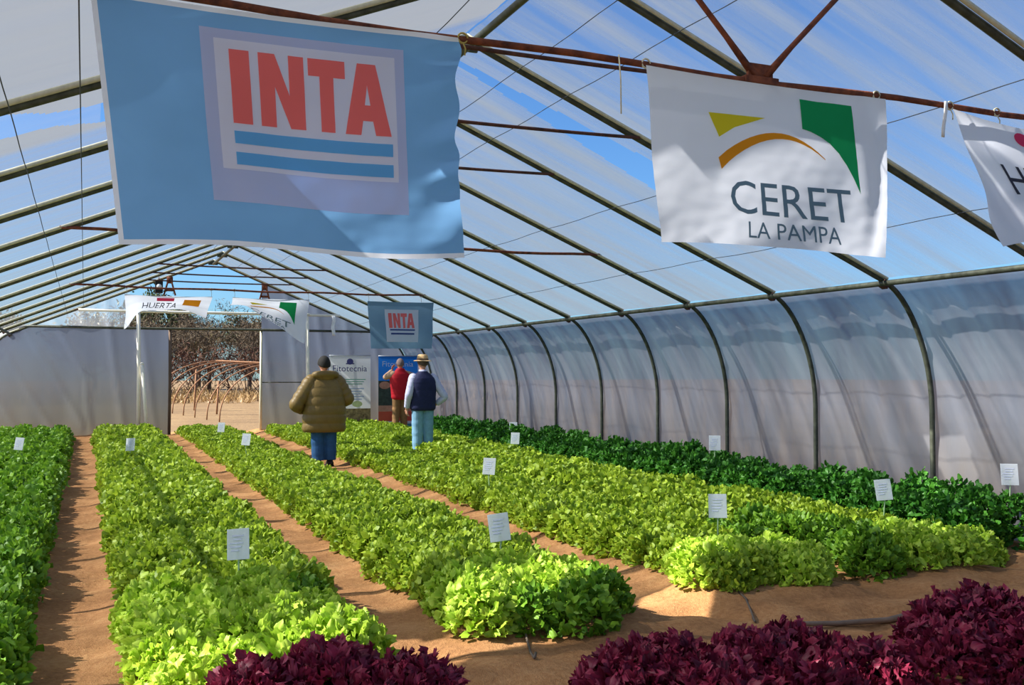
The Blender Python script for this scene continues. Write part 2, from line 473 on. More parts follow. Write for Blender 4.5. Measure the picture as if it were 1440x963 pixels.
# ------------------------------------------------------------------ back wall
def build_back():
    def panel(x0, x1, zf, nm_b, z0=-.05, y=YB+.02):
        n = max(6, int((x1-x0)/.06)); m = 34
        P = []
        for i in range(n+1):
            x = x0+(x1-x0)*i/n; zt = zf(x)
            P.append([(x, y+.02*noise.noise(Vector((x*2.5, z0+(zt-z0)*j/m*.5, 1.)))+.018*max(0, math.sin(x*9+(z0+(zt-z0)*j/m)*(5 if x < 0 else 1.2)))**4, z0+(zt-z0)*j/m) for j in range(m+1)])
        nm_b.grid(P)
    def wz(x):
        h = abs(x-XC)
        if h <= HE: return roofz(x)
        for a, b in zip(WALLP[:-1], WALLP[1:]):
            if min(a[0], b[0])-1e-6 <= h <= max(a[0], b[0])+1e-6 and a[0] != b[0]:
                return a[1]+(b[1]-a[1])*(h-a[0])/(b[0]-a[0])
        return 1.2
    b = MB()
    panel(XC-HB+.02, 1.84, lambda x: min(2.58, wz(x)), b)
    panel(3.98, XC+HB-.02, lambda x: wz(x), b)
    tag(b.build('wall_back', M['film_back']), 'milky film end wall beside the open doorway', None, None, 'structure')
    b = MB(); panel(-1.2, .95, lambda x: wz(x)-.02, b, 2.62, YB+.05)
    tag(b.build('wall_back_gable', M['film_gable']), 'clear bluish film in the left part of the back gable', None, None, 'structure')
    # door posts and bars
    def bar(nm, p, r, mat, lab):
        bb = MB(); bb.tube(p, r, 8); tag(bb.build(nm, mat), lab, None, None, 'structure')
    bar('trim_1', [(1.85, YB-.02, -.05), (1.86, YB-.02, 1.3), (1.85, YB-.02, 2.6)], .035, M['wood'], 'brown wooden post at the left edge of the doorway')
    bar('trim_2', [(3.97, YB-.02, -.05), (3.97, YB-.02, 2.6)], .032, M['cream_band'], 'pale post at the right edge of the doorway')
    bar('trim_3', [(-1.4, YB-.06, 2.6), (1.5, YB-.06, 2.59), (4.5, YB-.06, 2.6), (7.15, YB-.06, 2.6)], .03, M['pipe'], 'dark bar across the back wall above the doorway')
    bar('trim_4', [(-.15, YB-.1, 2.99), (2, YB-.1, 2.985), (5.9, YB-.1, 2.99)], .032, M['cream'], 'cream bar across the back gable under the banners')
    bar('trim_5', [(4.0, YB-.01, 1.32), (5.6, YB-.01, 1.32)], .012, M['pipe'], 'thin grey seam bar on the right panel of the back wall')
    for x, lab in ((1.16, 'leftmost cream support post standing upright before the back wall'), (5.08, 'cream support post behind the person in the olive coat')):
        bb = MB(); bb.tube([(x, YB-.2, -.02), (x, YB-.2, 1.5), (x-.03, YB-.2, 3.0)], .045, 10)
        bb.box((x-.03, YB-.2, 3.0), (.12, .12, .05))
        tag(bb.build('support_post', M['cream']), lab, 'post')
    bb = MB(); bb.tube([(1.22, YB-.32, 1.75), (1.36, YB-.36, -.02)], .042, 10)
    bb.ell((1.22, YB-.32, 1.75), (.045, .045, .045), 10, 6)
    tag(bb.build('leaning_pole', M['cream']), 'cream pole leaning against the upright post left of the doorway', 'pole')
    # a box light and rusty brackets under the gable
    r = empty('floodlight', (1.58, YB-.16, 3.57)); tag(r, 'small black box lamp with white front under the roof above the left banner', 'lamp')
    bb = MB(); bb.box((0, 0, 0), (.17, .12, .30)); sharp(bb.build('housing', M['black'], r, False))
    bb = MB(); bb.tube([(0, -.055, 0), (0, -.075, 0)], .06, 16); bb.build('lens', M['white'], r)
    bb = MB(); bb.tube([(0, 0, .14), (0, .02, .26)], .012, 6); bb.build('bracket', M['rustdark'], r)
    for x, lab in ((1.82, 'rusty bracket beside the black box lamp over the left banner'), (4.02, 'rusty bracket under the roof over the twisted white banner')):
        bb = MB(); z = roofz(x)
        bb.tube([(x-.13, YB-.16, z-.46), (x-.02, YB-.16, z-.06)], .02, 6); bb.tube([(x+.13, YB-.16, z-.46), (x+.02, YB-.16, z-.06)], .02, 6)
        bb.box((x, YB-.16, z-.1), (.14, .03, .16)); bb.box((x, YB-.16, z-.34), (.2, .03, .05))
        tag(bb.build('roof_bracket', M['rust']), lab, 'bracket')
    bb = MB(); P = []
    for i in range(9):
        z = 2.98-.5*i/8
        P.append([(5.68+.015*math.sin(i)+.09*j/3, YB-.15+.012*math.sin(i*1.7+j), z) for j in range(4)])
    bb.grid(P); o = bb.build('plastic_strip', M['white'])
    so = o.modifiers.new('thick', 'SOLIDIFY'); so.thickness = .006
    tag(o, 'short white plastic strip hung over the bar right of the olive-coated person', 'strip')
build_back()

# ------------------------------------------------------------------ printed cloth
_tc = {}
def text2d(s):
    """glyph faces of a word, scaled to the unit square (v down)"""
    if s not in _tc:
        c = bpy.data.curves.new('t', 'FONT'); c.body = s; c.resolution_u = 3
        o = bpy.data.objects.new('t', c); COL.objects.link(o)
        dg = bpy.context.evaluated_depsgraph_get(); me = bpy.data.meshes.new_from_object(o.evaluated_get(dg))
        vs = np.array([v.co[:2] for v in me.vertices]); fs = [tuple(p.vertices) for p in me.polygons]
        lo, hi = vs.min(0), vs.max(0); vs = (vs-lo)/(hi-lo); vs[:, 1] = 1-vs[:, 1]
        bpy.data.objects.remove(o); bpy.data.curves.remove(c); bpy.data.meshes.remove(me)
        _tc[s] = (vs, fs)
    return _tc[s]
def uvq(q, x, y):
    """inverse bilinear: place of a design point inside the quad tl, tr, bl, br"""
    u, v = .5, .5
    tl, tr, bl, br = (np.array(p, float) for p in q)
    for _ in range(12):
        p = tl*(1-u)*(1-v)+tr*u*(1-v)+bl*(1-u)*v+br*u*v
        du = (tr-tl)*(1-v)+(br-bl)*v; dv = (bl-tl)*(1-u)+(br-tr)*u
        d = np.linalg.solve(np.array([du, dv]).T, np.array([x, y])-p); u += d[0]; v += d[1]
    return u, v
def decal(mb, Sf, verts, faces, off, mat, nu=40, nv=28, front=(0, -1, 0)):
    bm = bmesh.new()
    vv = [bm.verts.new((p[0], p[1], 0)) for p in verts]
    for f in faces:
        try: bm.faces.new([vv[i] for i in f])
        except ValueError: pass
    us = [p[0] for p in verts]; ws = [p[1] for p in verts]
    for ax, n, a, b in ((0, nu, min(us), max(us)), (1, nv, min(ws), max(ws))):
        for k in range(int(a*n)+1, int(math.ceil(b*n))):
            no = (1, 0, 0) if ax == 0 else (0, 1, 0)
            co_ = (k/n, 0, 0) if ax == 0 else (0, k/n, 0)
            bmesh.ops.bisect_plane(bm, geom=bm.verts[:]+bm.edges[:]+bm.faces[:], plane_co=co_, plane_no=no, dist=1e-6)
    bm.verts.index_update()
    fr = Vector(front)
    out = []
    for v in bm.verts:
        u, w = v.co.x, v.co.y; e = .004
        p = Vector(Sf(u, w)); n = (Vector(Sf(u+e, w))-p).cross(Vector(Sf(u, w+e))-p)
        n.normalize()
        if n.dot(fr) < 0: n = -n
        out.append(p+n*off)
    fs = []
    for f in bm.faces:
        idx = [v.index for v in f.verts]
        a, b, c = (out[i] for i in idx[:3])
        fs.append(idx)
    mb.add(out, fs, mat); bm.free()
def rect(u0, v0, u1, v1): return [(u0, v0), (u1, v0), (u1, v1), (u0, v1)], [(0, 1, 2, 3)]
def boxfit(vs, u0, v0, u1, v1): return [(u0+(u1-u0)*p[0], v0+(v1-v0)*p[1]) for p in vs]
BLOCK = {  # heavy condensed capitals, unit box, v down
 'I': ([(0, 0), (1, 0), (1, 1), (0, 1)], [(0, 1, 2, 3)]),
 'N': ([(0, 0), (.36, 0), (.66, .55), (.66, 0), (1, 0), (1, 1), (.66, 1), (.34, .45), (.34, 1), (0, 1)], [(0, 1, 7, 8, 9), (1, 2, 6, 7), (2, 3, 4, 5, 6)]),
 'T': ([(0, 0), (1, 0), (1, .24), (.68, .24), (.68, 1), (.30, 1), (.30, .24), (0, .24)], [(0, 1, 2, 3, 6, 7), (3, 4, 5, 6)]),
 'A': ([(.30, 0), (.70, 0), (1, 1), (.66, 1), (.61, .8), (.39, .8), (.34, 1), (0, 1), (.5, .3), (.44, .58), (.56, .58)],
       [(0, 8, 9, 5, 6, 7), (0, 1, 8), (1, 2, 3, 4, 10, 8), (9, 10, 4, 5)]),
}
M['flagblue'] = cloth('flag_blue', rgb(122, 174, 226), .5, var=.05)
M['flagblue_shade'] = cloth('flag_shaded_blue', rgb(112, 146, 172), .35, var=.05)  # flag blue with the far flag's shade painted in
M['flagwhite'] = cloth('flag_white', rgb(228, 233, 246), .5, var=.02)
M['panelgrey'] = cloth('print_lilac_grey', rgb(208, 212, 236), .45, var=.02)
M['panelwhite'] = cloth('print_white', rgb(240, 242, 250), .45, var=.02)
M['pred'] = cloth('print_red', rgb(250, 130, 126), .4, var=.03)
M['pblue'] = cloth('print_light_blue', rgb(116, 190, 240), .4, var=.03)
M['pnavy'] = cloth('print_navy', rgb(74, 92, 150), .3, var=.03)
M['pyellow'] = cloth('print_yellow', rgb(222, 208, 52), .35, var=.03)
M['porange'] = cloth('print_orange', rgb(232, 156, 44), .35, var=.03)
M['pgreen'] = cloth('print_green', rgb(36, 158, 96), .35, var=.03)
M['ptext'] = cloth('print_slate', rgb(104, 130, 146), .3, var=.03)
M['pblack'] = cloth('print_black', rgb(70, 72, 84), .3, var=.03)
M['ppink'] = cloth('print_pink', rgb(220, 70, 110), .3, var=.03)

def flag_surface(tl, tr, bl, br, y, wr):
    def Sf(u, v):
        x = tl[0]*(1-u)*(1-v)+tr[0]*u*(1-v)+bl[0]*(1-u)*v+br[0]*u*v
        z = tl[1]*(1-u)*(1-v)+tr[1]*u*(1-v)+bl[1]*(1-u)*v+br[1]*u*v
        dx, dy, dz = wr(u, v)
        return (x+dx, y+dy, z+dz)
    return Sf
def flag_cloth(mb, Sf, nu=72, nv=48, mat=0, hem=None):
    P = [[Sf(i/nu, j/nv) for j in range(nv+1)] for i in range(nu+1)]
    mf = None
    if hem: mf = lambda i, j: hem if (i < 1 or j >= nv-1 or j < 1) else mat
    mb.grid(P, mat, matf=mf)
    mb.f = [f[::-1] for f in mb.f]
def tie(root_or_none, p, mat, L=.1, seed=0):
    b = MB(); x, y, z = p
    b.tube([(x+.022*math.cos(a), y+.004*a/6, z+.022*math.sin(a)) for a in np.linspace(0, 4*PI, 26)], .004, 5)
    b.tube([(x, y, z-.02), (x+.008, y-.01, z-.02-L*.5), (x+.004, y-.012, z-.02-L)], .0035, 5)
    return b.build('tie', mat, root_or_none)
YF = Y0-2*BAY-.10

def inta(mb, Sf, nu, nv, small=False):
    d = lambda vf, off, m: decal(mb, Sf, vf[0], vf[1], off, m, nu, nv)
    if not small:
        d(rect(.262, .085, .828, .812), .002, 1); d(rect(.297, .125, .80, .672), .0035, 2)
        v0, v1 = .165, .475
        for ch, a, b_ in (('I', .335, .388), ('N', .412, .536), ('T', .548, .652), ('A', .648, .782)):
            vs, fs = BLOCK[ch]; d((boxfit(vs, a, v0, b_, v1), fs), .005, 3)
        d(rect(.335, .508, .785, .562), .005, 4); d(rect(.335, .598, .785, .652), .005, 4)
    else:
        d(rect(.25, .16, .77, .86), .004, 2)
        for ch, a, b_ in (('I', .30, .352), ('N', .372, .478), ('T', .49, .585), ('A', .58, .705)):
            vs, fs = BLOCK[ch]; d((boxfit(vs, a, .24, b_, .56), fs), .008, 3)
        d(rect(.31, .585, .71, .615), .008, 5); d(rect(.32, .665, .70, .70), .008, 5)

# the big blue flag
def wr_inta(u, v):
    edge = math.exp(-((1-u)/.10)**2)
    pleat = .020*math.sin(v*30+u*14+1.1*math.sin(v*11))*edge*(1-.3*v)
    fold = .030*math.sin(u*3.2+v*1.6)+.016*math.sin(u*9-v*5)*(.3+v)+.008*noise.noise(Vector((u*7, v*6, .3)))+.0035*noise.noise(Vector((u*20, v*22, 1.)))
    diag = .012*math.exp(-((u-.12-.25*v)/.05)**2)*math.sin(v*PI)
    dx = -.018*edge*math.sin(v*PI)+.006*math.sin(v*24)*edge
    dz = -.022*math.sin(u*PI)*(1-v)*.0+.012*math.sin(u*PI*2)*v-.012*math.sin(PI*u)*(1-v)
    return dx, pleat+fold*(.25+.75*v)+diag, dz
Sa = flag_surface((.0, 2.962), (1.47, 2.975), (.115, 2.012), (1.478, 2.012), YF, wr_inta)
b = MB(); flag_cloth(b, Sa, 72, 48, 0, hem=6); inta(b, Sa, 72, 48)
f = b.build('hanging_flag', [M['flagblue'], M['panelgrey'], M['panelwhite'], M['pred'], M['pblue'], M['pnavy'], M['flagwhite']])
tag(f, 'big blue flag with red INTA lettering hung from the near roof bar', 'flag', 'flags hung from the near roof bar')
tie(f, (1.50, YF+.04, 2.985), M['ropeyellow'], .06); tie(f, (.03, YF+.04, 2.985), M['rope'], .06)

# the white flag with the arch emblem
Q = [(893, 100), (1225, 145), (915, 343), (1225, 362)]
def wr_ceret(u, v):
    e = math.exp(-((u-.90-.05*math.sin(v*3))/.035)**2)*(.3+.7*math.sin(v*PI))
    w = .020*math.sin(u*4+v*1.5)+.010*math.sin(u*10+v*4)*(.3+v)+.006*noise.noise(Vector((u*6, v*5, 5.3)))+.003*noise.noise(Vector((u*18, v*18, 2.)))
    return .004*math.sin(v*9), w*(.3+.7*v)-.022*e, -.010*math.sin(PI*u)*(1-v)+.012*math.sin(u*5)*v
Sc = flag_surface((2.394, 2.962), (3.832, 2.955), (2.478, 2.138), (3.822, 2.136), YF, wr_ceret)
def ceret(mb, Sf, nu, nv, pts=lambda x, y: uvq(Q, x, y), off=1.):
    d = lambda vs, fs, o, m: decal(mb, Sf, vs, fs, o*off, m, nu, nv)
    P = lambda l: [pts(*p) for p in l]
    d(P([(973, 162), (1049, 169), (1008, 183), (988, 197)]), [(0, 1, 2, 3)], .004, 1)
    top, bot = [], []
    for i in range(15):
        t = i/14
        x = 988+147*t; yc = 237-44*math.sin(PI*min(1, t*.93+.02))**.8-0*t
        th = 15*(1-t)+1.5
        top.append((x, yc-th*.35)); bot.append((x+4*(1-t), yc+th*.65))
    vs = P(top+bot); d(vs, [(i, i+1, 16+i, 15+i) for i in range(14)], .004, 2)
    g1 = [(1097, 142), (1123, 146), (1148, 150), (1172, 153), (1175, 185), (1178, 215), (1181, 246), (1184, 277)]
    g2 = [(1101, 184), (1113, 188), (1127, 195), (1141, 205), (1154, 219), (1165, 236), (1175, 256), (1183.5, 276)]
    g = [(1097, 142), (1172, 153), (1184, 277)]+g2[::-1][1:]
    edge = [(1172+12*t, 153+124*t) for t in [0, .25, .4, .5, .6, .7, .8, 1]]
    topl = [(1097, 142), (1172, 153)]
    vs = P(g2 + [(1097, 142), (1122, 146), (1147, 149), (1172, 153), (1175, 184), (1178.5, 219), (1181, 246)])
    fs = [(8, 9, 1, 0), (9, 10, 2, 1), (10, 11, 3, 2), (11, 12, 4, 3), (12, 13, 5, 4), (13, 14, 6, 5), (14, 7, 6)]
    d(vs, fs, .004, 3)
    for s, (a0, b0), (a1, b1), (a2, b2) in (('CERET', (1003, 257), (1168, 270), (1005, 304)), ('LA PAMPA', (1028, 316), (1150, 323), (1029, 339))):
        vs, fs = text2d(s)
        pp = [(a0+(a1-a0)*p[0]+(a2-a0)*p[1], b0+(b1-b0)*p[0]+(b2-b0)*p[1]) for p in vs]
        d(P(pp), fs, .004, 4)
b = MB(); flag_cloth(b, Sc, 72, 48, 0); ceret(b, Sc, 72, 48)
f = b.build('hanging_flag', [M['flagwhite'], M['pyellow'], M['porange'], M['pgreen'], M['ptext']])
tag(f, 'white flag reading CERET LA PAMPA with orange arch and green corner, on the near bar', 'flag', 'flags hung from the near roof bar')
for x in (2.42, 3.815): tie(f, (x, YF+.04, 2.985), M['rope'], .06)

# third flag, mostly out of the picture
def wr_third(u, v):
    return 0, .05*math.sin(u*7+v*2.2)*(.2+v)+.03*math.sin(v*9-u*5)*v+.01*noise.noise(Vector((u*6, v*6, 8.))), -.06*math.sin(PI*u)*(1-v)+.03*math.sin(u*8)*v
St = flag_surface((4.305, 2.955), (5.68, 2.95), (4.735, 2.235), (6.0, 2.30), YF, wr_third)
b = MB(); flag_cloth(b, St, 64, 40, 0)
vs, fs = text2d('HUERTA'); decal(b, St, boxfit(vs, .165, .36, .80, .62), fs, .004, 1, 64, 40)
vs = [(.35+.045*math.cos(a), .11+.06*math.sin(a)) for a in np.linspace(0, 2*PI, 20, endpoint=False)]
decal(b, St, vs, [tuple(range(20))], .004, 2, 64, 40)
f = b.build('hanging_flag', [M['flagwhite'], M['pblack'], M['ppink']])
tag(f, 'white flag slanting out of the right edge of the picture, hung on the near bar', 'flag', 'flags hung from the near roof bar')
for x in (4.33, 4.68): tie(f, (x, YF+.04, 2.985), M['rope'], .06)
# loose strip and strings on the bar
b = MB(); b.grid([[(4.245+.022*j+.003*math.sin(i), YF-.0+.004*i, 2.99-.19*i/6) for j in range(2)] for i in range(7)])
o = b.build('tape_strip', M['white']); so = o.modifiers.new('thick', 'SOLIDIFY'); so.thickness = .004
tag(o, 'short white tape strip dangling from the near bar left of the third flag', 'strip')
b = MB(); b.tube([(2.262, YF+.02, 3.0), (2.266, YF+.01, 2.88), (2.262, YF, 2.72)], .0035, 5)
tag(b.build('loose_string', M['rope']), 'thin pale string dangling from the near bar left of the white flag', 'string')

# the far flags on the fourth truss
YG = Y0+6*BAY-.10
def wr_far(u, v): return 0, .03*math.sin(u*8+v*2)*v+.02*math.sin(v*7), -.006*math.sin(PI*u)*(1-v)
Sd = flag_surface((4.76, 2.86), (6.04, 2.865), (4.84, 1.99), (6.0, 2.0), YG, wr_far)
b = MB(); flag_cloth(b, Sd, 40, 26, 0); inta(b, Sd, 40, 26, True)
f = b.build('hanging_flag', [M['flagblue_shade'], M['panelgrey'], M['panelwhite'], M['pred'], M['pblue'], M['pnavy'], M['flagwhite']])
tag(f, 'small-looking far blue flag with red INTA lettering above the posters', 'flag', 'flags hung from the far roof bar')
for x, z in ((4.79, 2.985), (5.8, 2.985)): tie(f, (x, YG+.045, z), M['rope'], .1)
def blown(x0, x1, z, L, th, dz=lambda u: 0):
    def Sf(u, v):
        t = th(u); c = .35*math.sin(v*PI*.9)
        y = YG+L*v*math.sin(t)+.03*math.sin(u*9+v*4)
        return (x0+(x1-x0)*u+.03*math.sin(v*5+u*3)*v+.10*v*(.5-u), y, z+dz(u)-L*v*math.cos(t)-.05*math.sin(v*PI)*math.sin(t)+.02*math.sin(u*11)*v)
    return Sf
Se = blown(.60, 2.02, 2.86, .9, lambda u: 1.22+.17*math.sin(u*PI)-.32*math.exp(-(u/.12)**2), lambda u: -.02*math.sin(PI*u))
b = MB(); flag_cloth(b, Se, 44, 26, 0)
vs, fs = text2d('HUERTA'); decal(b, Se, boxfit(vs, .20, .28, .62, .62), fs, .008, 1, 44, 26)
decal(b, Se, *rect(.36, .06, .56, .2), .008, 2, 44, 26); decal(b, Se, *rect(.68, .12, .88, .4), .008, 3, 44, 26)
f = b.build('hanging_flag', [M['flagwhite'], M['pblack'], M['ppink'], M['porange']])
tag(f, 'far white flag blown back over the top of the doorway on its left', 'flag', 'flags hung from the far roof bar')
for x in (.63, 2.0): tie(f, (x, YG+.045, 2.985), M['rope'], .1)
Sg = blown(2.36, 3.70, 2.86, .84, lambda u: 1.47-1.05*max(0, (u-.25)/.75)**1.4, lambda u: -.02*math.sin(PI*u))
b = MB(); flag_cloth(b, Sg, 44, 26, 0); ceret(b, Sg, 44, 26, off=2.)
f = b.build('hanging_flag', [M['flagwhite'], M['pyellow'], M['porange'], M['pgreen'], M['ptext']])
tag(f, 'far twisted white flag with a green corner right of the doorway top', 'flag', 'flags hung from the far roof bar')
for x in (2.39, 3.68): tie(f, (x, YG+.045, 2.985), M['rope'], .1)

# ------------------------------------------------------------------ roll-up posters
def posters():
    m = dict(white=cloth('poster_white', rgb(240, 244, 246), .4, var=.01), blue=cloth('poster_blue', rgb(46, 130, 226), .4, var=.03),
             navy=pmat('poster_navy', rgb(76, 78, 140), .5), green=pmat('poster_green', rgb(140, 196, 172), .5), pale=pmat('poster_pale_blue', rgb(190, 204, 232), .5),
             yellow=pmat('poster_yellow_green', rgb(214, 222, 160), .5), brown=pmat('poster_harvest_photo', rgb(176, 150, 104), .5, var=.3, vscale=16, col2=rgb(86, 70, 48)),
             dkgreen=pmat('poster_dark_green', rgb(62, 84, 78), .5, var=.3, vscale=9, col2=rgb(40, 54, 54)), coral=cloth('poster_coral', rgb(242, 116, 94), .4, var=.06),
             beige=pmat('poster_beige', rgb(196, 150, 130), .5, var=.2, vscale=7), teal=pmat('poster_teal', rgb(58, 146, 176), .5, var=.1, vscale=6), alu=pmat('aluminium', rgb(176, 180, 186), .35, .8, .05))
    keys = list(m); mats = [m[k] for k in keys]; ix = {k: i for i, k in enumerate(keys)}
    def rollup(x0, x1, y, z1, base, lab, prints):
        zg = .08
        r = empty('roll_up_poster', ((x0+x1)/2, y, zg)); tag(r, lab, 'poster', 'roll-up posters by the back wall')
        w = x1-x0; h = z1-zg
        Sf = lambda u, v: (-w/2+w*u, .012*math.sin(v*3)-.03*v, h-(h-.06)*v)
        b = MB(); flag_cloth(b, Sf, 12, 24, ix[base])
        for kind, arg, (u0, v0, u1, v1), col, lay in prints:
            if kind == 'rect': vs, fs = rect(u0, v0, u1, v1)
            elif kind == 'disc':
                vs = [((u0+u1)/2+(u1-u0)/2*math.cos(a), (v0+v1)/2+(v1-v0)/2*math.sin(a)) for a in np.linspace(0, 2*PI, 18, endpoint=False)]; fs = [tuple(range(18))]
            else: vs, fs = text2d(arg); vs = boxfit(vs, u0, v0, u1, v1)
            decal(b, Sf, vs, fs, .003*lay, ix[col], 12, 24)
        b.build('printed_panel', mats, r)
        b = MB(); b.box((0, .02, .03), (w+.04, .16, .07)); sharp(b.build('base_cassette', m['alu'], r, False))
        b = MB(); b.tube([(-w/2, .01, h), (w/2, .01, h)], .012, 8); b.build('top_rail', m['alu'], r)
        b = MB(); b.tube([(0, .06, .05), (0, .03, h)], .011, 8); b.build('pole', m['alu'], r)
        return r
    lines = []
    for i, (a, c) in enumerate(((.18, .88), (.22, .84), (.26, .8))): lines.append(('rect', 0, (a, .31+.03*i, c, .322+.03*i), 'green', 1))
    for i in range(5): lines.append(('rect', 0, (.5+.03*(i % 2), .43+.035*i, .84-.05*(i % 3), .445+.035*i), 'pale', 1))
    rollup(5.40, 6.42, 23.95, 1.97, 'white', 'white poster with dark blue heading and brown harvest picture at the bottom',
           [('disc', 0, (.42, .04, .58, .12), 'navy', 1), ('rect', 0, (.40, .10, .60, .115), 'navy', 2), ('text', 'Fitotecnia', (.09, .13, .91, .21), 'navy', 1)] + lines +
           [('disc', 0, (.55, .60, .80, .68), 'yellow', 1), ('rect', 0, (0, .70, 1, 1), 'brown', 1)])
    rollup(6.56, 7.56, 23.75, 1.96, 'blue', 'blue poster with white heading and coral flowers, behind the person in red',
           [('text', 'Fitotecnia', (.10, .07, .88, .14), 'white', 1), ('rect', 0, (0, .33, 1, .66), 'dkgreen', 1), ('disc', 0, (.30, .18, .75, .42), 'white', 2), ('rect', 0, (0, .66, 1, .74), 'beige', 1), ('disc', 0, (.02, .34, .3, .44), 'beige', 2), ('disc', 0, (.74, .30, 1.0, .42), 'beige', 2),
            ('rect', 0, (0, .74, 1, .87), 'coral', 1), ('rect', 0, (0, .87, 1, .905), 'white', 1), ('rect', 0, (0, .905, 1, 1), 'teal', 1)])
posters()

# ------------------------------------------------------------------ leafy plants
def plant_arrays(seed, n=110, R=.20, Hh=.26, L=.095, Wd=.045, nu=3, nv=6, waves=2.4, amp=.014, start=.50, jit=.45, emax=86):
    """a mound of small frilled foliage, each leaf a cupped rounded blade fanning out of the heart"""
    r = np.random.default_rng(seed); Vs = []; Fs = []; o = 0
    u = np.linspace(0, 1, nu+1)[:, None]; v = np.linspace(-1, 1, nv+1)[None, :]
    for i in range(n):
        t = (i+.5)/n
        el = math.asin(min(.998, .02+.97*t))*emax/90+r.normal(0, .05); ph = i*2.39996+r.normal(0, .2)
        ce, se = math.cos(el), math.sin(el)
        tip = np.array([math.cos(ph)*ce*R, math.sin(ph)*ce*R, max(.02, se*Hh)])*(1+r.normal(0, .06))
        nrm = np.array([math.cos(ph)*ce/R, math.sin(ph)*ce/R, se/Hh]); nrm /= np.linalg.norm(nrm)
        out = nrm+r.normal(0, jit, 3)*np.array([1, 1, .8])+np.array([0, 0, .25]); out /= np.linalg.norm(out)
        l = L*(.8+.4*r.random()); W = Wd*(.75+.5*r.random())
        p0 = tip-out*l*(start+.5)
        side = np.cross(out, r.normal(0, 1, 3)); side /= np.linalg.norm(side); up = np.cross(side, out)
        w = W*(.25+.75*np.sin(np.minimum(u*1.1, 1)*PI/2))
        pha = r.random()*6.28; wv = waves*(.75+.5*r.random())
        X = v*w*(1-.10*u*v*v); Y = l*1.1*u*(1-.42*v*v*u)+amp*.6*u*u*np.sin(wv*1.5*v*PI+pha)
        Z = amp*(u**1.4)*(np.abs(v)**.8+.4)*np.sin(wv*v*PI+pha)-.45*l*u**3*(.6+.8*r.random())+.5*W*v*v*u+r.normal(0, .0025, (nu+1, nv+1))
        X = np.broadcast_to(X, Z.shape)
        P = p0+X[..., None]*side+Y[..., None]*out+Z[..., None]*up
        P[..., 2] = np.maximum(P[..., 2], .004)
        Vs.append(P.reshape(-1, 3))
        a = np.arange(nu)[:, None]*(nv+1)+np.arange(nv)[None, :]
        Fs.append(np.stack([a, a+1, a+nv+2, a+nv+1], -1).reshape(-1, 4)+o); o += (nu+1)*(nv+1)
    return np.concatenate(Vs), np.concatenate(Fs)
def np_mesh(name, V, F, mats, mi=None):
    me = bpy.data.meshes.new(name); nF = len(F)
    me.vertices.add(len(V)); me.vertices.foreach_set('co', V.astype(np.float32).ravel())
    me.loops.add(nF*4); me.loops.foreach_set('vertex_index', F.astype(np.int32).ravel())
    me.polygons.add(nF); me.polygons.foreach_set('loop_start', np.arange(0, nF*4, 4, dtype=np.int32))
    me.polygons.foreach_set('use_smooth', np.ones(nF, dtype=bool))
    for m in mats: me.materials.append(m)
    if mi is not None: me.polygons.foreach_set('material_index', mi.astype(np.int32))
    me.update(calc_edges=True); me.validate(); return me
KIN = dict(
    lime=dict(n=320, R=.23, Hh=.27, L=.058, Wd=.029, nu=3, nv=6, waves=2.6, amp=.013),
    green=dict(n=340, R=.22, Hh=.265, L=.056, Wd=.024, nu=2, nv=4, waves=1.9, amp=.009),
    mid=dict(n=330, R=.22, Hh=.275, L=.058, Wd=.025, nu=2, nv=4, waves=1.8, amp=.009),
    dark=dict(n=430, R=.22, Hh=.47, L=.060, Wd=.024, nu=2, nv=4, waves=1.5, amp=.008, jit=.55),
    red=dict(n=430, R=.26, Hh=.29, L=.062, Wd=.029, nu=3, nv=8, waves=3.0, amp=.016))
PROTO = {}
for k, p in KIN.items():
    PROTO[k] = []
    for s in range(4):
        V, F = plant_arrays(100+s*7+len(k)*31, **p)
        PROTO[k].append(np_mesh('tufts_'+k, V, F, [M[k]]))
LOW = {}
for k in ('green', 'mid', 'lime'):
    q = dict(KIN[k]); q.update(n=170, nu=2, nv=3, L=q['L']*1.1, Wd=q['Wd']*1.3)
    LOW[k] = [plant_arrays(300+s, **q) for s in range(3)]

BEDS = [  # name, x0, x1, y start, kind near, y limit of the lime front, label
 ('A', -1.50, -.46, 4.2, 'mid', 0), ('B', .42, 1.24, 4.95, 'green', 6.35), ('C', 2.16, 2.96, 5.35, 'green', 6.1),
 ('D', 4.08, 4.92, 5.75, 'green', 6.45), ('E', 5.50, 6.62, 5.80, 'green', 6.55)]
GLAB = {
 'A': ('deep green curly lettuce in the bed along the left edge of the picture', 'deep green lettuces of the bed at the left edge'),
 'B': ('green curly lettuce in the wide bed between the two sandy paths on the left', 'green lettuces between the two left paths'),
 'Bl': ('big frilly lime lettuce at the front end of the bed beside the first sandy path', 'lime lettuces ending the second bed'),
 'C': ('green curly lettuce in the middle bed leading to the person in the olive coat', 'green lettuces of the middle bed'),
 'Cl': ('lime curly lettuce in the rounded front clump of the middle bed', 'lime lettuces ending the middle bed'),
 'Cf': ('lettuce painted darker for shade on the front face of the middle bed clump', 'green lettuces on the face of the middle bed'),
 'Df': ('lettuce painted darker for shade on the front face of the fourth bed clump', 'green lettuces on the face of the fourth bed'),
 'D': ('green curly lettuce in the bed passing right of the person in the olive coat', 'green lettuces of the fourth bed'),
 'Dl': ('lime lettuce in the rounded front clump right of the middle bed', 'lime lettuces ending the fourth bed'),
 'E': ('green lettuce in the bed beside the tall dark green row', 'green lettuces of the fifth bed'),
 'El': ('yellow-green lettuce in the front clumps near the right edge of the picture', 'lime lettuces ending the fifth bed'),
}
plants = []
